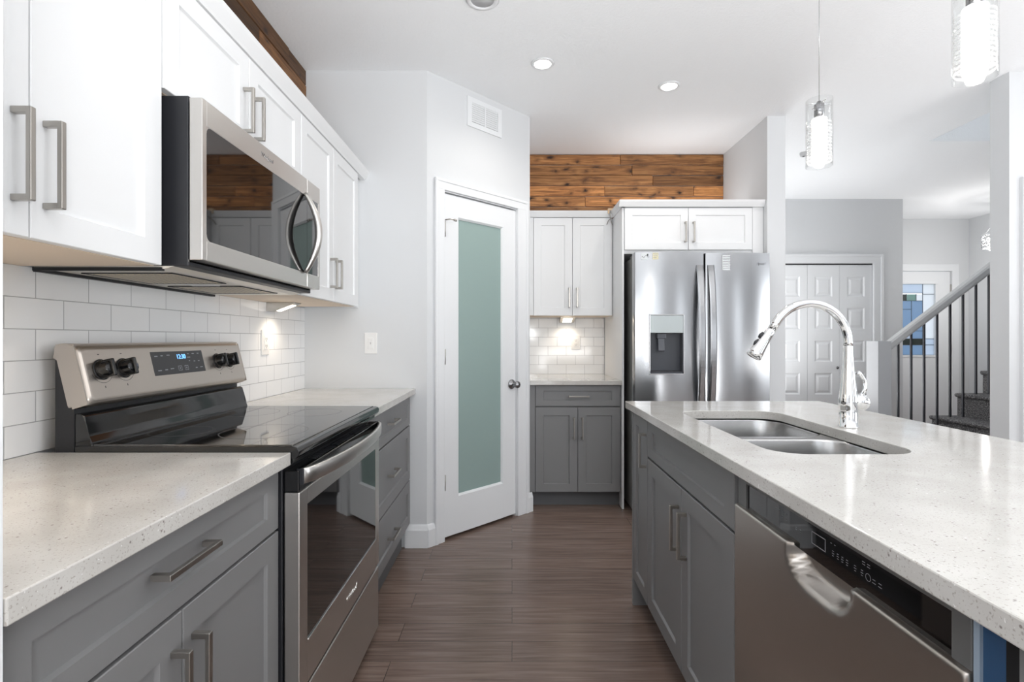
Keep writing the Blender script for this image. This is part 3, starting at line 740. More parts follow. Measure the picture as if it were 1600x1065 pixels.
# bowed flat bar handle
b = B(MO); ns = 28
def hp(f): return (1.300 + f*(2.045-1.300), 0.030 + 0.048*math.sin(PI*f)**0.6 if 0 < f < 1 else 0.030)
hb = bmesh.new(); rings = []
for k in range(ns+1):
    f = k/ns; u, n_ = hp(f); n_ += 0.016
    zc = 0.851; hh = 0.0195
    rings.append([hb.verts.new(p) for p in ((u, zc-hh, n_-0.010), (u, zc-hh, n_-0.001), (u, zc-hh+0.003, n_+0.001), (u, zc, n_+0.002), (u, zc+hh-0.003, n_+0.001), (u, zc+hh, n_-0.001), (u, zc+hh, n_-0.010))])
for a_, c_ in zip(rings, rings[1:]):
    for i in range(7): hb.faces.new((a_[i], a_[(i+1) % 7], c_[(i+1) % 7], c_[i]))
hb.faces.new(rings[0]); hb.faces.new(rings[-1][::-1])
b._add(hb, None, True)
b.build('oven_handle', STEELH, od)
for a_ in (1.294, 2.045): B(MO).box((a_, 0.831, 0.03), (a_+0.006, 0.871, 0.048), 0.001).build('handle_end_cap', BLACKM, od)
text('Whirlpool', 0.026, at(MO, 1.71, 0.352, dn+0.0003), 'emblem', CHROME, od, italic=0.2)
B(MO).box((ry0+0.002, 0.045, 0.0), (ry1-0.002, 0.287, 0.038), 0.004).build('storage_drawer', STEELH, t)

# ================================================================== FAR cabinets
FB = F_back(3.650)
t = thing('base_cabinet', 'grey base cabinet with drawer and two doors beside the fridge', 'cabinet', (0.45, 3.95, 0))
B().box((0.126, 3.6505, 0.112), (0.774, 4.298, 0.874)).build('body', CABG, t)
B().box((0.126, 3.707, 0), (0.773, 4.298, 0.1115)).build('toe_kick', TOE, t)
B().box((0.127, 3.634, 0.112), (0.163, 3.6503, 0.874)).build('filler_strip', CABG, t)
dr = B(FB).shaker(0.1665, 0.7665, 0.722, 0.870, fwv=0.040).build('drawer', CABG, t); handle(at(FB, 0, 0, 0.02), 0.399, 0.545, 0.793, 0.793, dr)
dd = B(FB).shaker(0.1665, 0.465, 0.114, 0.714).build('door', CABG, t); handle(at(FB, 0, 0, 0.02), 0.438, 0.438, 0.492, 0.643, dd)
dd = B(FB).shaker(0.468, 0.7665, 0.114, 0.714).build('door', CABG, t); handle(at(FB, 0, 0, 0.02), 0.497, 0.497, 0.492, 0.643, dd)
tag(B().box((0.1255, 3.600, 0.8745), (0.7745, 4.2925, 0.905), 0.002).build('countertop', QUARTZ), 'small white quartz countertop beside the fridge', 'countertop')
FU2 = F_back(3.950)
t = thing('wall_cabinet', 'white two-door wall cabinet left of the fridge', 'cabinet', (0.45, 4.1, 1.377))
B().box((0.126, 3.9505, 1.381), (0.774, 4.278, 2.131)).build('body', CABW, t)
B().box((0.127, 3.951, 1.377), (0.773, 4.291, 1.3808)).build('underside', CABU, t)
B().box((0.127, 3.934, 1.381), (0.163, 3.9503, 2.131)).build('filler_strip', CABW, t)
dd = B(FU2).shaker(0.166, 0.4625, 1.378, 2.128).build('door', CABW, t); handle(at(FU2, 0, 0, 0.02), 0.439, 0.439, 1.44, 1.59, dd)
dd = B(FU2).shaker(0.4655, 0.766, 1.378, 2.128).build('door', CABW, t); handle(at(FU2, 0, 0, 0.02), 0.499, 0.499, 1.44, 1.59, dd)
b = B(); b.prism([(3.95, 2.1315), (3.918, 2.1315), (3.914, 2.140), (3.902, 2.165), (3.898, 2.176), (3.95, 2.176)], 0.126, 0.7745, axis=0)
tag(b.build('crown_moulding', CABW), 'white crown moulding on the cabinet left of the fridge', 'moulding')
# tall panel + cabinet above the fridge
t = thing('fridge_cabinet', 'white cabinet above the fridge with tall side panel', 'cabinet', (1.27, 3.95, 1.82))
B().box((0.7755, 3.612, 0), (0.7905, 4.278, 2.125), 0.001).build('side_panel', CABW, t)
B().box((0.791, 3.6205, 1.80), (1.768, 4.278, 2.125)).build('body', CABW, t)
B().box((1.695, 3.606, 1.80), (1.768, 3.6203, 2.125)).build('filler_strip', CABW, t)
FF = F_back(3.620)
dd = B(FF).shaker(0.793, 1.2385, 1.826, 2.120, fw=0.05).build('door', CABW, t); handle(at(FF, 0, 0, 0.02), 1.215, 1.215, 1.876, 2.02, dd)
dd = B(FF).shaker(1.2415, 1.690, 1.826, 2.120, fw=0.05).build('door', CABW, t); handle(at(FF, 0, 0, 0.02), 1.273, 1.273, 1.876, 2.02, dd)
b = B(); b.prism([(3.625, 2.1255), (3.588, 2.1255), (3.584, 2.134), (3.572, 2.158), (3.568, 2.170), (3.625, 2.170)], 0.7505, 1.7690, axis=0)
b.prism([(0.7905, 2.1255), (0.7705, 2.1255), (0.767, 2.134), (0.754, 2.158), (0.7505, 2.170), (0.7905, 2.170)], 3.5885, 3.8985, axis=1)
cm = tag(b.build('crown_moulding', CABW), 'white crown moulding around the cabinet above the fridge', 'moulding')
t = thing('latch_bracket', 'small loose metal bracket at the corner of the crown moulding', 'bracket', (0.735, 3.91, 2.0))
b = B(); b.box((0.732, 3.890, 2.177), (0.768, 3.925, 2.192), 0.003); b.box((0.728, 3.889, 2.150), (0.740, 3.8965, 2.19), 0.002); b.build('wood_shim', mat('raw_wood', srgb(206, 180, 150), 0.7), t, 'raw pale wood scrap')
b = B(); b.tube([(0.745, 3.888, 2.17), (0.744, 3.886, 2.13), (0.752, 3.90, 2.115), (0.735, 3.908, 2.10), (0.727, 3.925, 2.075)], 0.003, 8)
b.tube([(0.765, 3.90, 2.118), (0.752, 3.902, 2.108), (0.768, 3.92, 2.07)], 0.0025, 8); b.build('metal_wire', NICKEL, t)

# ================================================================== fridge
t = thing('refrigerator', 'stainless french-door refrigerator with water dispenser', 'refrigerator', (1.27, 3.85, 0))
B().box((0.822, 3.50, 0.03), (1.722, 4.26, 1.755), 0.006).build('body', SIDE, t)
for fx in (0.88, 1.66): B().box((fx-0.03, 3.52, 0), (fx+0.03, 3.6, 0.03)).build('foot', BLACKM, t)
b = B(); b.box((0.83, 3.44, 1.757), (0.93, 3.60, 1.776), 0.004); b.box((1.62, 3.44, 1.757), (1.72, 3.60, 1.776), 0.004); b.build('hinge_cover', SIDE, t)
MR = F_back(3.495)
def bowed(u0, u1, v0, v1, n0, n1_, bulge, side, hole=None):
    """door with a slightly bulging front: polygon in (u,n), extruded along v; hole = (ua,ub,va,vb) left open"""
    pts = []
    K = 20
    for k in range(K+1):
        f = k/K; u = u0 + (u1-u0)*f; n_ = n1_ + bulge*math.sin(PI*f)
        if k in (0, K): n_ -= 0.012
        pts.append((u, n_))
    return pts
def door_mesh(u0, u1, v0, v1, hole=None):
    b = B(MR); t_ = bmesh.new(); K = 36; us = [u0 + (u1-u0)*k/K for k in range(K+1)]
    us = [u0, u0+0.004] + us[1:-1] + [u1-0.004, u1]
    if hole: us = sorted(set([u for u in us if min(abs(u-hole[0]), abs(u-hole[1])) > 0.004] + [hole[0], hole[1]]))
    def nn(u):
        f = (u-u0)/(u1-u0); n_ = 0.070 + 0.024*(1-(2*f-1)**2)
        ed = min(u-u0, u1-u); 
        if ed < 0.004: n_ -= 0.008*(1-ed/0.004)
        return n_
    vs_ = [v0, v1] if not hole else [v0, hole[2], hole[3], v1]
    F = {(i, j): t_.verts.new((u, v, nn(u))) for i, u in enumerate(us) for j, v in enumerate(vs_)}
    Bk = {(i, j): t_.verts.new((u, v, 0)) for i, u in enumerate(us) for j, v in enumerate(vs_) if j in (0, len(vs_)-1) or i in (0, len(us)-1)}
    I, J = len(us)-1, len(vs_)-1
    for i in range(I):
        for j in range(J):
            if hole and j == 1 and us[i] >= hole[0]-1e-6 and us[i+1] <= hole[1]+1e-6: continue
            t_.faces.new((F[i, j], F[i+1, j], F[i+1, j+1], F[i, j+1]))
        t_.faces.new((F[i, J], F[i+1, J], Bk[i+1, J], Bk[i, J])); t_.faces.new((F[i+1, 0], F[i, 0], Bk[i, 0], Bk[i+1, 0]))
    for j in range(J):
        t_.faces.new((F[0, j], F[0, j+1], Bk[0, j+1], Bk[0, j])); t_.faces.new((F[I, j+1], F[I, j], Bk[I, j], Bk[I, j+1]))
    b._add(t_, None, True); return b, nn
hole = (0.918, 1.140, 0.968, 1.357)
b, nnL = door_mesh(0.820, 1.2845, 0.06, 1.778, hole); dl = b.build('door', STEELV, t)
b, nnR = door_mesh(1.2905, 1.727, 0.06, 1.772); drr = b.build('door', STEELV, t)
for d_ in (dl, drr):
    md = d_.modifiers.new('edges', 'EDGE_SPLIT'); md.split_angle = math.radians(35)
# dispenser
b = B(MR)
u0, u1, v0, v1 = hole
b.box((u0-0.001, v0-0.001, 0.02), (u1+0.001, v1+0.001, 0.03)); b.box((u0-0.001, v0, 0.02), (u0+0.004, v1, 0.086)); b.box((u1-0.004, v0, 0.02), (u1+0.001, v1, 0.086))
b.box((u0, v0-0.001, 0.02), (u1, v0+0.012, 0.086))
dp = b.build('dispenser', mat('dispenser_cavity', srgb(70, 73, 80), 0.3), t)
b = B(MR)
fr_ = 0.005
for q in (((u0-fr_, v0-fr_), (u1+fr_, v0)), ((u0-fr_, v1), (u1+fr_, v1+fr_)), ((u0-fr_, v0-fr_), (u0, v1+fr_)), ((u1, v0-fr_), (u1+fr_, v1+fr_))):
    b.box((*q[0], 0.080), (*q[1], 0.0945), 0.0015)
b.build('dispenser_frame', CHROME, dp)
B(MR).box((u0, 1.238, 0.06), (u1, v1, 0.091), 0.002).build('dispenser_panel', mat('dispenser_silver', srgb(186, 193, 193), 0.25, 0.6), dp, 'pale silver panel above the dispenser recess')
b = B(MR); b.box((0.972, 1.20, 0.03), (1.032, 1.238, 0.07), 0.004); b.prism([(1.205, 0.055), (1.205, 0.066), (1.12, 0.080), (1.115, 0.070)], 0.978, 1.020, axis=0, bev=0.002); b.build('paddle', mat('dark_grey_plastic', srgb(84, 87, 94), 0.25), dp)
B(MR).box((u0+0.004, v0+0.012, 0.03), (u1-0.004, v0+0.018, 0.084), 0.001).build('drip_tray', BLACKM, dp)
# bowed handles
def fridge_handle(uc, door, s_):
    t_ = bmesh.new(); rings = []; K = 26
    for k in range(K+1):
        f = k/K; v = 0.66 + f*(1.690-0.66); n_ = 0.080 + 0.052*math.sin(PI*f)**0.75 if 0 < f < 1 else 0.080
        hw = 0.021
        us_ = [uc-hw, uc+hw]
        rings.append([t_.verts.new(p) for p in ((uc-hw, v, n_-0.008), (uc+hw, v, n_-0.008), (uc+hw, v, n_+0.006), (uc+hw*0.6, v, n_+0.010), (uc-hw*0.6, v, n_+0.010), (uc-hw, v, n_+0.006))])
    for a_, c_ in zip(rings, rings[1:]):
        for i in range(6): t_.faces.new((a_[i], a_[(i+1) % 6], c_[(i+1) % 6], c_[i]))
    t_.faces.new(rings[0]); t_.faces.new(rings[-1][::-1])
    return B(MR)._add(t_).build('handle', STEELV, door)
fridge_handle(1.252, dl, 1); fridge_handle(1.325, drr, -1)
# labels
def plate(u0_, u1_, v0_, v1_, m, nf, name, par, n_lines=0, label=None):
    n_ = nf((u0_+u1_)/2)
    o_ = B(MR).box((u0_, v0_, n_-0.0005), (u1_, v1_, n_+0.0012)).build(name, m, par, label)
    if n_lines:
        b = B(MR); h_ = (v1_-v0_)/(n_lines+1)
        for k in range(n_lines): b.box((u0_+0.004, v1_-h_*(k+1), n_+0.0012), (u1_-0.004-(k % 3)*0.008, v1_-h_*(k+1)+h_*0.3, n_+0.0015))
        b.build('print', SATIN, o_)
    return o_
st1 = plate(0.860, 0.929, 1.727, 1.772, PAPER, nnL, 'sticker', t, 0, 'small printed energy sticker')
b = B(MR); n_ = nnL(0.895)+0.0012
b.tube([(0.867, 1.75, n_), (0.878, 1.74, n_), (0.892, 1.757, n_), (0.91, 1.742, n_), (0.921, 1.755, n_)], 0.0016, 6); b.lathe([(0, 0), (0.007, 0), (0.007, 0.0005), (0, 0.0006)], 14, origin=(0.905, 1.758, n_))
b.build('print', INK, st1)
st2 = plate(0.935, 0.981, 1.727, 1.772, PAPERY, nnL, 'sticker', t, 3, 'cream sticker')
st3 = plate(1.397, 1.467, 1.656, 1.756, PAPER, nnR, 'sticker', t, 8, 'white paper notice')
text('Whirlpool', 0.026, at(MR, 1.635, 1.70, nnR(1.635)+0.0006), 'emblem', SATIN, drr, italic=0.2)

# ================================================================== ISLAND
FI = F_isl(0.565)      # fronts at n=0.02 -> X=0.545
def u(y): return -y
isl_end = 2.325
t = thing('island_cabinet', 'narrow grey single-door cabinet at far end of island', 'cabinet', (0.8, 2.18, 0))
b = B(); b.box((0.5655, 2.060, 0.12), (1.10, 2.305, 0.882)); b.build('body', CABG, t)
B().box((0.61, 2.060, 0), (1.10, 2.305, 0.1195)).build('toe_kick', TOE, t)
B().box((0.545, 2.306, 0.0), (1.12, isl_end, 0.882), 0.001).build('end_panel', CABG, t)
dd = B(FI).shaker(-2.300, -2.060, 0.125, 0.872, fw=0.05).build('door', CABG, t); handle(at(FI, 0, 0, 0.02), -2.085, -2.085, 0.675, 0.815, dd, n=0.030)
t = thing('sink_cabinet', 'grey two-door cabinet under the sink in the island', 'cabinet', (0.8, 1.65, 0))
b = B(); b.box((0.5655, 1.2555, 0.12), (0.60, 2.0585, 0.882)); b.box((0.60, 1.2555, 0.12), (1.10, 2.0585, 0.62)); b.box((1.075, 1.2555, 0.62), (1.10, 2.0585, 0.882))
b.build('body', CABG, t)
B().box((0.61, 1.2555, 0), (1.10, 2.0585, 0.1195)).build('toe_kick', TOE, t)
B(FI).shaker(-2.0565, -1.2565, 0.727, 0.874, fwv=0.04).build('false_drawer_front', CABG, t)
dd = B(FI).shaker(-2.0565, -1.649, 0.125, 0.719).build('door', CABG, t); handle(at(FI, 0, 0, 0.02), -1.675, -1.675, 0.508, 0.656, dd, n=0.030)
dd = B(FI).shaker(-1.646, -1.2565, 0.125, 0.719).build('door', CABG, t); handle(at(FI, 0, 0, 0.02), -1.603, -1.603, 0.508, 0.656, dd, n=0.030)
# dishwasher
t = thing('dishwasher', 'stainless dishwasher with black control strip in the island', 'dishwasher', (0.85, 0.93, 0))
B().box((0.585, 0.612, 0.11), (1.10, 1.248, 0.872)).build('body', DWG, t)
B().box((0.62, 0.612, 0), (1.10, 1.248, 0.1095)).build('toe_kick', BLACKM, t)
MD = F_isl(0.585)
b = B(MD)
py0, py1, pz0, pz1 = -1.205, -0.643, 0.803, 0.858
b.box((-1.247, 0.800, 0), (py0, 0.879, 0.034)); b.box((py1, 0.800, 0), (-0.613, 0.879, 0.034), 0.002); b.box((py0-0.002, pz1, 0), (py1+0.002, 0.879, 0.034), 0.002)
cons = b.build('console', DWG, t)
pc = B(MD).prism(rrect(py0, py1, pz0-0.008, pz1, 0.010, 5), 0.004, 0.030, axis=2).build('control_strip', GLASSK, t, 'black glass control strip')
b = B(MD)
def icon(y, z, w, h=0.0010): B(MD).box((-y-w*0.32, z-h/2, 0.030), (-y+w*0.32, z+h/2, 0.0302)).build('button_label', RED, pc)
for y in (1.075, 1.062, 1.048, 1.034): icon(y, 0.846, 0.008); 
for y in (1.050, 1.035): icon(y, 0.838, 0.006); icon(y, 0.833, 0.008)
for y in (1.00, 0.985): icon(y, 0.832, 0.006); icon(y, 0.828, 0.008)
for y in (0.885, 0.872, 0.860, 0.848, 0.828, 0.812): icon(y, 0.833, 0.007); icon(y, 0.829, 0.009); icon(y, 0.825, 0.006)
for y in (0.89, 0.88): icon(y, 0.845, 0.006)
for y in (0.808, 0.797): icon(y, 0.848, 0.010); icon(y, 0.844, 0.010)
for y in (0.785, 0.772): icon(y, 0.830, 0.010); icon(y, 0.825, 0.012)
b.lathe([(0.0052, 0.030), (0.0056, 0.0302), (0.006, 0.030)], 20, origin=(-0.798, 0.828, 0))
b.build('start_ring', RED, pc)
b = B(MD)
for q in ((-0.948, .822, -0.906, .8235), (-0.948, .8435, -0.906, .845), (-0.948, .822, -0.9465, .845), (-0.9075, .822, -0.906, .845)): b.box((q[0], q[1], 0.030), (q[2], q[3], 0.0304))
b.build('display_frame', RED, pc)
# door with scooped hand recess
MDD = F_isl(0.585)
t_ = bmesh.new()
us_ = [-1.248, -1.246] + [-1.24 + k*0.01 for k in range(63)] + [-0.614, -0.612]; zs_ = [0.115] + [0.60 + k*0.008 for k in range(25)] + [0.797, 0.800]
zs_ = sorted(set([z for z in zs_ if z <= 0.792] + [0.797, 0.800])); us_ = sorted(set(us_))
def dep(u_, z_):
    n_ = 0.043
    y = -u_; w = 0.093
    f = max(0.0, 1 - ((y-0.917)/w)**4); h_ = 0.062*f**0.5 if f > 0 else 0
    if h_ > 0:
        k = (z_-(0.800-h_))/0.018
        k = max(0, min(1, k)); n_ -= 0.034*(k*k*(3-2*k))*min(1, f*3)
    if z_ >= 0.7995: n_ -= 0.003
    if u_ in (us_[0], us_[-1]): n_ -= 0.003
    return n_
G = [[t_.verts.new((a, z, dep(a, z))) for z in zs_] for a in us_]
for i in range(len(us_)-1):
    for j in range(len(zs_)-1): t_.faces.new((G[i][j], G[i+1][j], G[i+1][j+1], G[i][j+1]))
Bc = [t_.verts.new(p) for p in ((us_[0], zs_[0], 0), (us_[-1], zs_[0], 0), (us_[-1], zs_[-1], 0), (us_[0], zs_[-1], 0))]
t_.faces.new([Bc[0], Bc[3]] + G[0][::-1]); t_.faces.new([Bc[2], Bc[1]] + G[-1][:])
t_.faces.new([Bc[1], Bc[0]] + [g[0] for g in G]); t_.faces.new([Bc[3], Bc[2]] + [g[-1] for g in G][::-1]); t_.faces.new(Bc)
B(MDD)._add(t_, None, True).build('door', DWS, t)
# near end of the island: unidentified blue strip built as a glass front, then grey panel
t = thing('blue_strip_front', 'unidentified blue glass front next to the dishwasher, at lower right corner', 'appliance_front', (0.85, 0.4, 0))
B().box((0.575, 0.20, 0.0), (1.10, 0.608, 0.880)).build('body', BLACKM, t)
B().box((0.548, 0.600, 0.10), (0.575, 0.608, 0.880)).build('frame_edge', mat('pale_edge', srgb(150, 165, 180), 0.3), t)
B().box((0.552, 0.570, 0.10), (0.575, 0.5998, 0.880)).build('glass_front', BLUEG, t)
B().box((0.550, 0.553, 0.10), (0.575, 0.5698, 0.880)).build('seal', DARK, t)
B().box((0.548, 0.20, 0.10), (0.575, 0.5528, 0.880)).build('side_panel', CABG, t)
B().box((1.105, 0.20, 0), (1.12, 2.3055, 0.882)).build('back_panel', CABG, None)
bpn = bpy.data.objects['back_panel']; tag(bpn, 'grey panel closing the seating side of the island', 'panel')
# countertop with sink cutout
cut = rrect(0.655, 1.030, 1.267, 2.030, 0.085, 10)
outer = [(0.518, -0.35), (1.407, -0.35), (1.407, 2.343), (0.518, 2.343)]
cb_ = slab(outer, [cut], 0.883, HC)
top = tag(cb_.build('countertop', QUARTZ), 'large speckled white quartz island countertop with sink', 'countertop')
md = top.modifiers.new('soft_edges', 'BEVEL'); md.width = 0.0025; md.segments = 2; md.limit_method = 'ANGLE'; md.angle_limit = math.radians(50)
# sink
t = thing('sink', 'stainless undermount double-bowl sink in the island', 'sink', (0.84, 1.65, 0.66))
bw = [rrect(0.648, 1.038, 1.662, 2.038, 0.085, 10), rrect(0.648, 1.038, 1.258, 1.634, 0.085, 10)]
fl = slab(rrect(0.63, 1.058, 1.250, 2.055, 0.09, 8), bw, 0.8795, 0.8825)
fl.build('rim', STEELS, t)
for i, lp in enumerate(bw):
    cx = sum(p[0] for p in lp)/len(lp); cy = sum(p[1] for p in lp)/len(lp)
    t_ = bmesh.new(); rings = []
    for sc_, z in ((1.0, 0.8815), (0.985, 0.874), (0.965, 0.80), (0.945, 0.73), (0.90, 0.706), (0.80, 0.699), (0.20, 0.692), (0.12, 0.691)):
        rings.append([t_.verts.new((cx + (x-cx)*(1-(1-sc_)*0.9), cy + (y-cy)*(1-(1-sc_)*0.9), z)) for x, y in lp])
    n = len(lp)
    for a_, c_ in zip(rings, rings[1:]):
        for k in range(n): t_.faces.new((a_[k], a_[(k+1) % n], c_[(k+1) % n], c_[k]))
    t_.faces.new(rings[-1])
    bo = B()._add(t_, None, True).build('bowl', STEELS, t)
    md = bo.modifiers.new('gauge', 'SOLIDIFY'); md.thickness = 0.0012; md.offset = 0
    B().lathe([(0, 0.6925), (0.03, 0.6925), (0.044, 0.696), (0.046, 0.7)], 28, origin=(cx, cy, 0)).build('drain', CHROME, bo)

# faucet
fx, fy = 1.085, 1.652
t = thing('faucet', 'tall chrome gooseneck pull-down faucet behind the sink', 'faucet', (fx, fy, HC))
b = B(); b.lathe([(0, HC), (0.0285, HC), (0.0285, HC+0.004), (0.0265, HC+0.006), (0.0265, HC+0.060), (0.027, HC+0.066), (0.0275, HC+0.09), (0.025, HC+0.11), (0.0215, HC+0.15), (0.017, HC+0.20), (0.0145, HC+0.24), (0.0135, HC+0.262)], 32, origin=(fx, fy, 0))
b.build('body', CHROME, t)
R = 0.125; zc = HC+0.262; cxn = fx-R
pts = [(fx, fy, zc-0.005)] + [(cxn + R*math.cos(a), fy, zc+0.012 + R*math.sin(a)) for a in [k*PI/24 for k in range(0, 21)]]
last = Vector(pts[-1]); tang = (Vector(pts[-1])-Vector(pts[-2])).normalized()
pts += [tuple(last + tang*0.03)]
B().tube(pts, 0.0135, 18).build('spout', CHROME, t)
s0 = last + tang*0.028; sp = [tuple(s0 + tang*d_) for d_ in (0, 0.004, 0.02, 0.05, 0.085, 0.102, 0.104)]
hd = B().tube(sp, [0.0135, 0.015, 0.0155, 0.018, 0.0225, 0.0245, 0.021], 22).build('spray_head', CHROME, t)
side = Vector((-tang.z, 0, tang.x)).normalized()
if side.x > 0: side = -side
b = B()
for d_ in (0.03, 0.058):
    p = s0 + tang*d_ + side*0.0155; b.tube([tuple(p - tang*0.008), tuple(p + tang*0.002 + side*0.004), tuple(p + tang*0.012 + side*0.002)], 0.0055, 10)
b.build('button', BLACKM, hd)
b = B(); b.tube([(fx, fy, HC+0.088), (fx+0.03, fy-0.002, HC+0.083), (fx+0.048, fy-0.004, HC+0.080)], [0.022, 0.023, 0.0245], 24)
b.tube([(fx+0.048, fy-0.004, HC+0.080), (fx+0.056, fy-0.004, HC+0.0795)], [0.0245, 0.019], 24)
b.tube([(fx+0.040, fy-0.004, HC+0.100), (fx+0.052, fy-0.004, HC+0.125), (fx+0.050, fy-0.004, HC+0.150), (fx+0.036, fy-0.004, HC+0.172), (fx+0.028, fy-0.004, HC+0.176)], [0.007, 0.006, 0.0055, 0.006, 0.0075], 12)
b.build('lever', CHROME, t)

# ================================================================== ceiling fixtures
def downlight(label, x, y, on=True):
    t = thing('recessed_light' if on else 'ceiling_speaker', label, 'ceiling light' if on else 'speaker', (x, y, CL))
    if on:
        B().lathe([(0.046, CL-0.001), (0.048, CL-0.007), (0.060, CL-0.006), (0.066, CL-0.0005), (0.046, CL-0.0002)], 36, origin=(x, y, 0), closed=True).build('trim_ring', TRIM, t)
        B().lathe([(0, CL-0.003), (0.0465, CL-0.003), (0.0465, CL-0.001), (0, CL-0.001)], 32, origin=(x, y, 0)).build('lens', LAMP, t)
        ld = bpy.data.lights.new('downlight', 'SPOT'); ld.energy = 10; ld.spot_size = 2.6; ld.spot_blend = 0.8; ld.color = (1, 0.95, 0.88); ld.shadow_soft_size = 0.05
        lo = bpy.data.objects.new('downlight', ld); sc.collection.objects.link(lo); lo.location = (x, y, CL-0.012)
    else:
        B().lathe([(0.052, CL-0.001), (0.055, CL-0.009), (0.068, CL-0.008), (0.078, CL-0.0005), (0.052, CL-0.0002)], 36, origin=(x, y, 0), closed=True).build('trim_ring', TRIM, t)
        B().lathe([(0, CL-0.004), (0.053, CL-0.004), (0.053, CL-0.001), (0, CL-0.001)], 32, origin=(x, y, 0)).build('grille', mat('grille_grey', srgb(200, 201, 203), 0.6), t)
downlight('lit recessed ceiling light nearer the pantry', 0.172, 2.873)
downlight('lit recessed ceiling light nearer the fridge', 0.96, 3.127)
downlight('round white ceiling grille cut off at the top edge', -0.135, 2.33, False)
t = thing('smoke_detector', 'tiny round sensor on the ceiling behind the far pendant', 'detector', (2.42, 4.25, CL))
B().lathe([(0, CL-0.03), (0.022, CL-0.03), (0.028, CL-0.02), (0.030, CL)], 20, origin=(2.42, 4.25, 0)).build('housing', RAIL, t)
B().lathe([(0, CL-0.034), (0.008, CL-0.034), (0.008, CL-0.029)], 14, origin=(2.42, 4.25, 0)).build('sensor', INK, t)

for (x, y, e_) in ((2.15, 4.95, 24), (3.2, 0.6, 20), (3.2, -1.8, 20), (0.0, -1.6, 20)):  # downlights added outside the view to raise the room brightness
    t = thing('recessed_light', 'added recessed ceiling light out of view', 'ceiling light', (x, y, CL), 'added ceiling lights out of view')
    B().lathe([(0.046, CL-0.001), (0.048, CL-0.007), (0.060, CL-0.006), (0.066, CL-0.0005), (0.046, CL-0.0002)], 36, origin=(x, y, 0), closed=True).build('trim_ring', TRIM, t)
    B().lathe([(0, CL-0.003), (0.0465, CL-0.003), (0.0465, CL-0.001), (0, CL-0.001)], 32, origin=(x, y, 0)).build('lens', LAMP, t)
    ld = bpy.data.lights.new('downlight', 'SPOT'); ld.energy = e_; ld.spot_size = 2.9; ld.spot_blend = 0.8; ld.color = (1, 0.96, 0.91); ld.shadow_soft_size = 0.08
    lo = bpy.data.objects.new('downlight', ld); sc.collection.objects.link(lo); lo.location = (x, y, CL-0.012)

def pendant(label, x, y):
    t = thing('pendant_lamp', label, 'pendant lamp', (x, y, 1.738), 'glass pendants over the island')
    z0, z1 = 1.738, 1.945; R_ = 0.0375
    B().tube([(x, y, 1.94), (x, y, CL-0.02)], 0.0009, 8).build('cord', SATIN, t)
    B().lathe([(0, CL-0.022), (0.055, CL-0.020), (0.058, CL-0.002), (0.058, CL)], 28, origin=(x, y, 0)).build('canopy', SATIN, t)
    B().lathe([(R_, z0), (R_, z1), (R_-0.0022, z1), (R_-0.0022, z0)], 48, origin=(x, y, 0), closed=True).build('outer_glass', CLEAR, t)
    b = B(); b.tube([(x-R_+0.001, y, z1-0.012), (x+R_-0.001, y, z1-0.012)], 0.0018, 8); b.tube([(x, y-R_+0.001, z1-0.012), (x, y+R_-0.001, z1-0.012)], 0.0018, 8); b.build('crossbar', CHROME, t)
    B().lathe([(0, z1-0.004), (0.006, z1-0.004), (0.010, z1-0.012), (0.0145, z1-0.014), (0.0145, z1-0.060), (0, z1-0.060)], 28, origin=(x, y, 0)).build('socket', SATIN, t)
    prof = [(0.012, z1-0.058), (0.021, z1-0.058)]; z = z1-0.058
    while z > z0+0.022:
        prof += [(0.0222, z-0.0015), (0.0222, z-0.0075), (0.0198, z-0.0088), (0.0198, z-0.0100)]; z -= 0.0105
    prof += [(0.021, z), (0.012, z)]
    B().lathe(prof, 40, origin=(x, y, 0)).build('ribbed_diffuser', GLOW, t)
    b = B(); z = z0+0.012
    while z < z1-0.075:
        b.lathe([(0.0332, z), (0.0347, z+0.001), (0.0347, z+0.005), (0.0332, z+0.006)], 36, origin=(x, y, 0)); z += 0.0105
    b.build('etched_bands', CLEAR2, t)
    ld = bpy.data.lights.new('pendant_light', 'POINT'); ld.energy = 0.8; ld.color = (1, 0.95, 0.88); ld.shadow_soft_size = 0.03
    lo = bpy.data.objects.new('pendant_light', ld); sc.collection.objects.link(lo); lo.location = (x, y, z0-0.03)
pendant('lit clear glass pendant lamp hanging whole in view, farther one', 0.96, 1.60)
pendant('lit clear glass pendant lamp cut off by the top edge, nearer one', 0.96, 1.062)

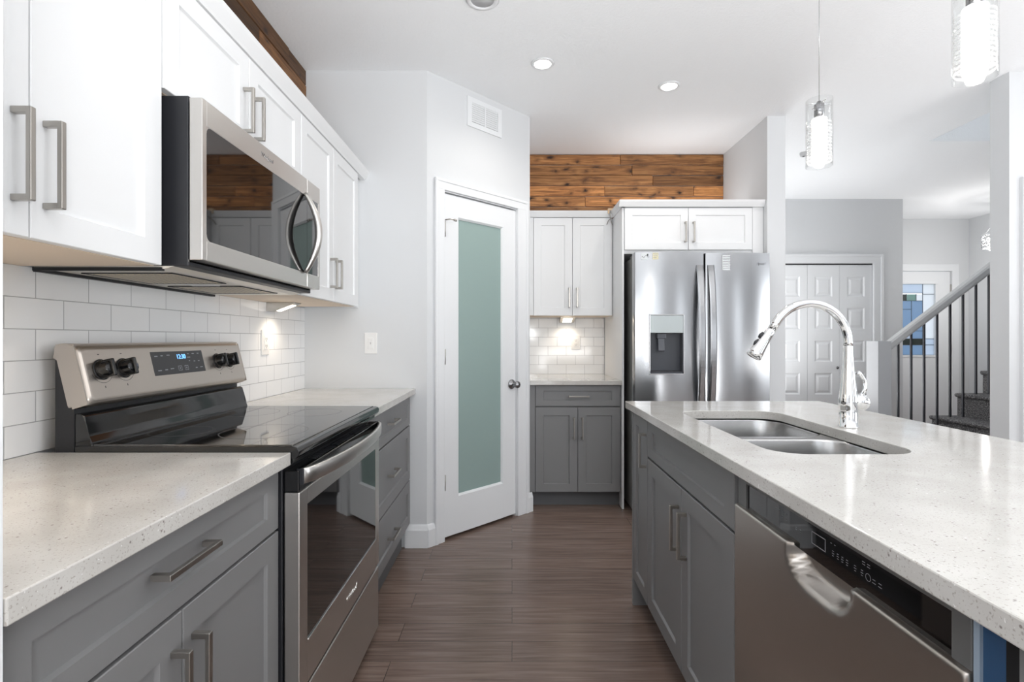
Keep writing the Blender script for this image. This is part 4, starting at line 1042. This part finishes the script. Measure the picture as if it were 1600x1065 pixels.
# ================================================================== hall closet doors
d = bpy.data.objects.new('door_2', None); sc.collection.objects.link(d); d.location = (3.27, 5.66, 0); struct(d); d['label'] = 'white bifold closet doors with raised panels in the hall'
b = B(F_back(5.66)); b.box((3.99, 0, 0), (4.09, 2.13, 0.018), 0.004); b.box((2.451, 2.031, 0), (4.089, 2.1295, 0.0186), 0.004); b.box((2.45, 0, 0), (2.55, 2.03, 0.018), 0.004)
b.box((4.065, 0, 0.016), (4.09, 2.13, 0.026), 0.003); b.box((2.451, 2.105, 0.016), (4.089, 2.129, 0.0268), 0.003)
b.build('door_frame', TRIM, d)
B(F_back(5.66)).box((2.55, 2.018, -0.05), (3.99, 2.034, -0.01)).build('track', INK, d)
MB = F_back(5.700)
for k in range(4):
    a, c = 2.555 + k*0.3585, 2.555 + (k+1)*0.3585 - 0.004
    b = B(MB); st = 0.08
    rows = [(1.665, 1.89), (1.306, 1.543), (0.945, 1.18), (0.584, 0.82), (0.20, 0.46)]
    b.box((a, 0.01, 0), (a+st, 2.015, 0.03)); b.box((c-st, 0.01, 0), (c, 2.015, 0.03))
    prev = 2.015
    for z0, z1 in rows:
        b.box((a+st, z1, 0), (c-st, prev, 0.03)); prev = z0
        t_ = bmesh.new(); rg = []
        for i_, n_ in ((0, 0.03), (0.012, 0.020), (0.024, 0.020), (0.045, 0.028)):
            rg.append([t_.verts.new(p) for p in ((a+st+i_, z0+i_, n_), (c-st-i_, z0+i_, n_), (c-st-i_, z1-i_, n_), (a+st+i_, z1-i_, n_))])
        for q_, w_ in zip(rg, rg[1:]):
            for i in range(4): t_.faces.new((q_[i], q_[(i+1) % 4], w_[(i+1) % 4], w_[i]))
        t_.faces.new(rg[-1]); b._add(t_)
    b.box((a+st, 0.01, 0), (c-st, prev, 0.03))
    lf = b.build('leaf', TRIM, d)
    if k == 2: B(MB).lathe([(0, 0.05), (0.012, 0.05), (0.016, 0.044), (0.008, 0.034), (0.008, 0.03)], 18, origin=(c-0.03, 0.88, 0)).build('knob', SATIN, lf)

# front door with stained glass
d = bpy.data.objects.new('door_3', None); sc.collection.objects.link(d); d.location = (5.2, 6.6, 0); struct(d); d['label'] = 'white entry door with a blue stained glass window'
b = B(F_back(6.6)); b.box((5.66, 0, 0), (5.75, 2.16, 0.018), 0.004); b.box((4.651, 2.071, 0), (5.749, 2.1595, 0.0186), 0.004); b.box((4.65, 0, 0), (4.73, 2.07, 0.018), 0.004); b.build('door_frame', TRIM, d)
MF = F_back(6.645)
gx0, gx1, gz0, gz1 = 4.94, 5.455, 0.99, 1.905
b = B(MF); b.box((4.74, 0.01, 0), (gx0, 2.065, 0.044)); b.box((gx1, 0.01, 0), (5.648, 2.065, 0.044)); b.box((gx0, gz1, 0), (gx1, 2.065, 0.044)); b.box((gx0, 0.01, 0), (gx1, gz0, 0.044))
b.box((gx0-0.03, gz0-0.03, 0.042), (gx1+0.03, gz0, 0.052), 0.003); b.box((gx0-0.03, gz1, 0.042), (gx1+0.03, gz1+0.03, 0.052), 0.003); b.box((gx1, gz0, 0.042), (gx1+0.03, gz1, 0.052), 0.003); b.box((gx0-0.03, gz0, 0.042), (gx0, gz1, 0.052), 0.003)
ds_ = b.build('door_slab', TRIM, d)
X1 = 5.135; X2 = 5.31; W_ = gx1
cells = [(gx0, X2, 1.79, gz1, 'pale'), (X2, W_, 1.775, gz1, 'clear'), (gx0, 5.10, 1.69, 1.775, 'green'), (5.10, 5.225, 1.69, 1.775, 'teal'), (5.225, X2, 1.69, 1.775, 'clear'),
         (gx0, 5.165, 1.58, 1.69, 'blue'), (5.165, X2, 1.30, 1.69, 'blue'), (gx0, 5.165, 1.30, 1.58, 'blue'), (X2, W_, 1.20, 1.775, 'clear'),
         (gx0, 5.165, 1.20, 1.30, 'pale'), (5.165, X2, 1.20, 1.30, 'blue'), (gx0, X2, 1.12, 1.20, 'green'), (X2, W_, 1.12, 1.20, 'pale'), (gx0, X2, gz0, 1.12, 'blue'), (X2, W_, gz0, 1.12, 'pale')]
b = B(MF)
for x0, x1, z0, z1, c in cells: b.box((x0, z0, 0.020), (x1, z1, 0.024), m=ST[c])
gp = b.build('stained_glass', None, ds_, 'blue, green and clear leaded glass')
b = B(MF)
for x0, x1, z0, z1, c in cells:
    w = 0.0025
    b.box((x0-w, z0-w, 0.018), (x0+w, z1+w, 0.027)); b.box((x0-w, z0-w, 0.018), (x1+w, z0+w, 0.027))
b.build('lead_came', LEAD, ds_)
for z in (1.83, 1.06, 0.24):
    B(F_back(6.6)).box((5.646, z-0.07, -0.01), (5.664, z+0.07, 0.008), 0.002).build('hinge', NICKEL, d)
b = B(MF); b.lathe([(0.02, 0.044), (0.02, 0.05), (0.01, 0.055), (0.01, 0.08), (0.026, 0.09), (0.028, 0.10), (0, 0.112)], 20, origin=(4.80, 0.98, 0)); b.build('door_knob', SATIN, d)

# ================================================================== stairs
RISE, RUN = 0.1865, 0.2130; SX = 3.088
pts = [(SX, 0.0)]
nst = 12
for k in range(nst):
    x = SX + k*RUN; z = (k+1)*RISE
    pts += [(x, z-0.035), (x-0.012, z-0.032), (x-0.022, z-0.022), (x-0.024, z-0.010), (x-0.016, z-0.001), (x, z)]
    if k < nst-1: pts += [(x+RUN, z)]
pts += [(SX+nst*RUN, nst*RISE), (SX+nst*RUN, 0)]
st = B(); st.prism(pts, 3.082, 4.285, axis=1)
tag(st.build('staircase', CARPET), 'dark grey carpeted staircase rising to the right', 'staircase')
t = thing('stair_railing', 'grey sloping handrail on thin black balusters along the stairs', 'railing', (3.02, 4.2, 0))
B().box((2.954, 4.13, 0), (3.088-0.026, 4.27, 1.182), 0.003).build('newel_post', POST, t)
YB = 4.20
def railz(x): return 1.145 + (x-3.09)*0.766*1.0
b = B(); x0, x1 = 3.062, 5.1
hw = 0.035; pf = [(-0.030, -0.030), (0.030, -0.030), (0.034, -0.015), (0.034, 0.020), (0.024, 0.034), (-0.024, 0.034), (-0.034, 0.020), (-0.034, -0.015)]
t_ = bmesh.new(); rg = [[t_.verts.new((x, YB+p[0], railz(x)+p[1]*1.15)) for p in pf] for x in (x0, x1)]
for i in range(8): t_.faces.new((rg[0][i], rg[0][(i+1) % 8], rg[1][(i+1) % 8], rg[1][i]))
t_.faces.new(rg[0]); t_.faces.new(rg[1][::-1]); B()._add(t_).build('handrail', RAIL, t)
for k in range(14):
    x = 3.168 + k*0.1062
    zt = (math.floor((x-SX)/RUN)+1)*RISE
    B().box((x-0.0065, YB-0.0065, zt-0.002), (x+0.0065, YB+0.0065, railz(x)-0.03)).build('baluster', BALU, t)

# entry chandelier
cx, cy = 5.31, 5.5
t = thing('chandelier', 'crystal drum chandelier hanging in the entry behind the handrail', 'chandelier', (cx, cy, 2.14))
b = B(); b.tube([(cx, cy, 2.34), (cx, cy, CL)], 0.004, 8); b.lathe([(0.0, CL-0.025), (0.06, CL-0.02), (0.065, CL)], 24, origin=(cx, cy, 0))
for a in (0, 2.1, 4.2): b.tube([(cx+0.19*math.cos(a), cy+0.19*math.sin(a), 2.335), (cx, cy, 2.6)], 0.002, 6)
b.build('stem', CHROME, t)
b = B()
for z in (2.335, 2.190): b.lathe([(0.19, z-0.004), (0.195, z-0.004), (0.195, z+0.004), (0.19, z+0.004)], 40, origin=(cx, cy, 0), closed=True)
b.build('drum_frame', CHROME, t)
b = B(); rnd = random.Random(3)
for row in range(5):
    for k in range(38):
        a = 2*PI*(k+0.5*(row % 2))/38; z = 2.205 + row*0.029
        t_ = bmesh.new(); bmesh.ops.create_icosphere(t_, subdivisions=1, radius=0.012, matrix=Matrix.Translation((cx+0.192*math.cos(a), cy+0.192*math.sin(a), z)) @ Matrix.Rotation(rnd.random()*3, 4, 'X'))
        b._add(t_)
b.build('crystals', CHROME, t)
B().lathe([(0, 2.14), (0.12, 2.145), (0.15, 2.185), (0.15, 2.30), (0, 2.31)], 28, origin=(cx, cy, 0)).build('diffuser', mat('chandelier_glow', (1, 1, 1, 1), 0.5, emis=(1, 0.97, 0.94, 1), estr=2.5), t)
ld = bpy.data.lights.new('chandelier_light', 'POINT'); ld.energy = 12; ld.color = (1, 0.97, 0.94); ld.shadow_soft_size = 0.1
lo = bpy.data.objects.new('chandelier_light', ld); sc.collection.objects.link(lo); lo.location = (cx-0.1, cy, 1.85)
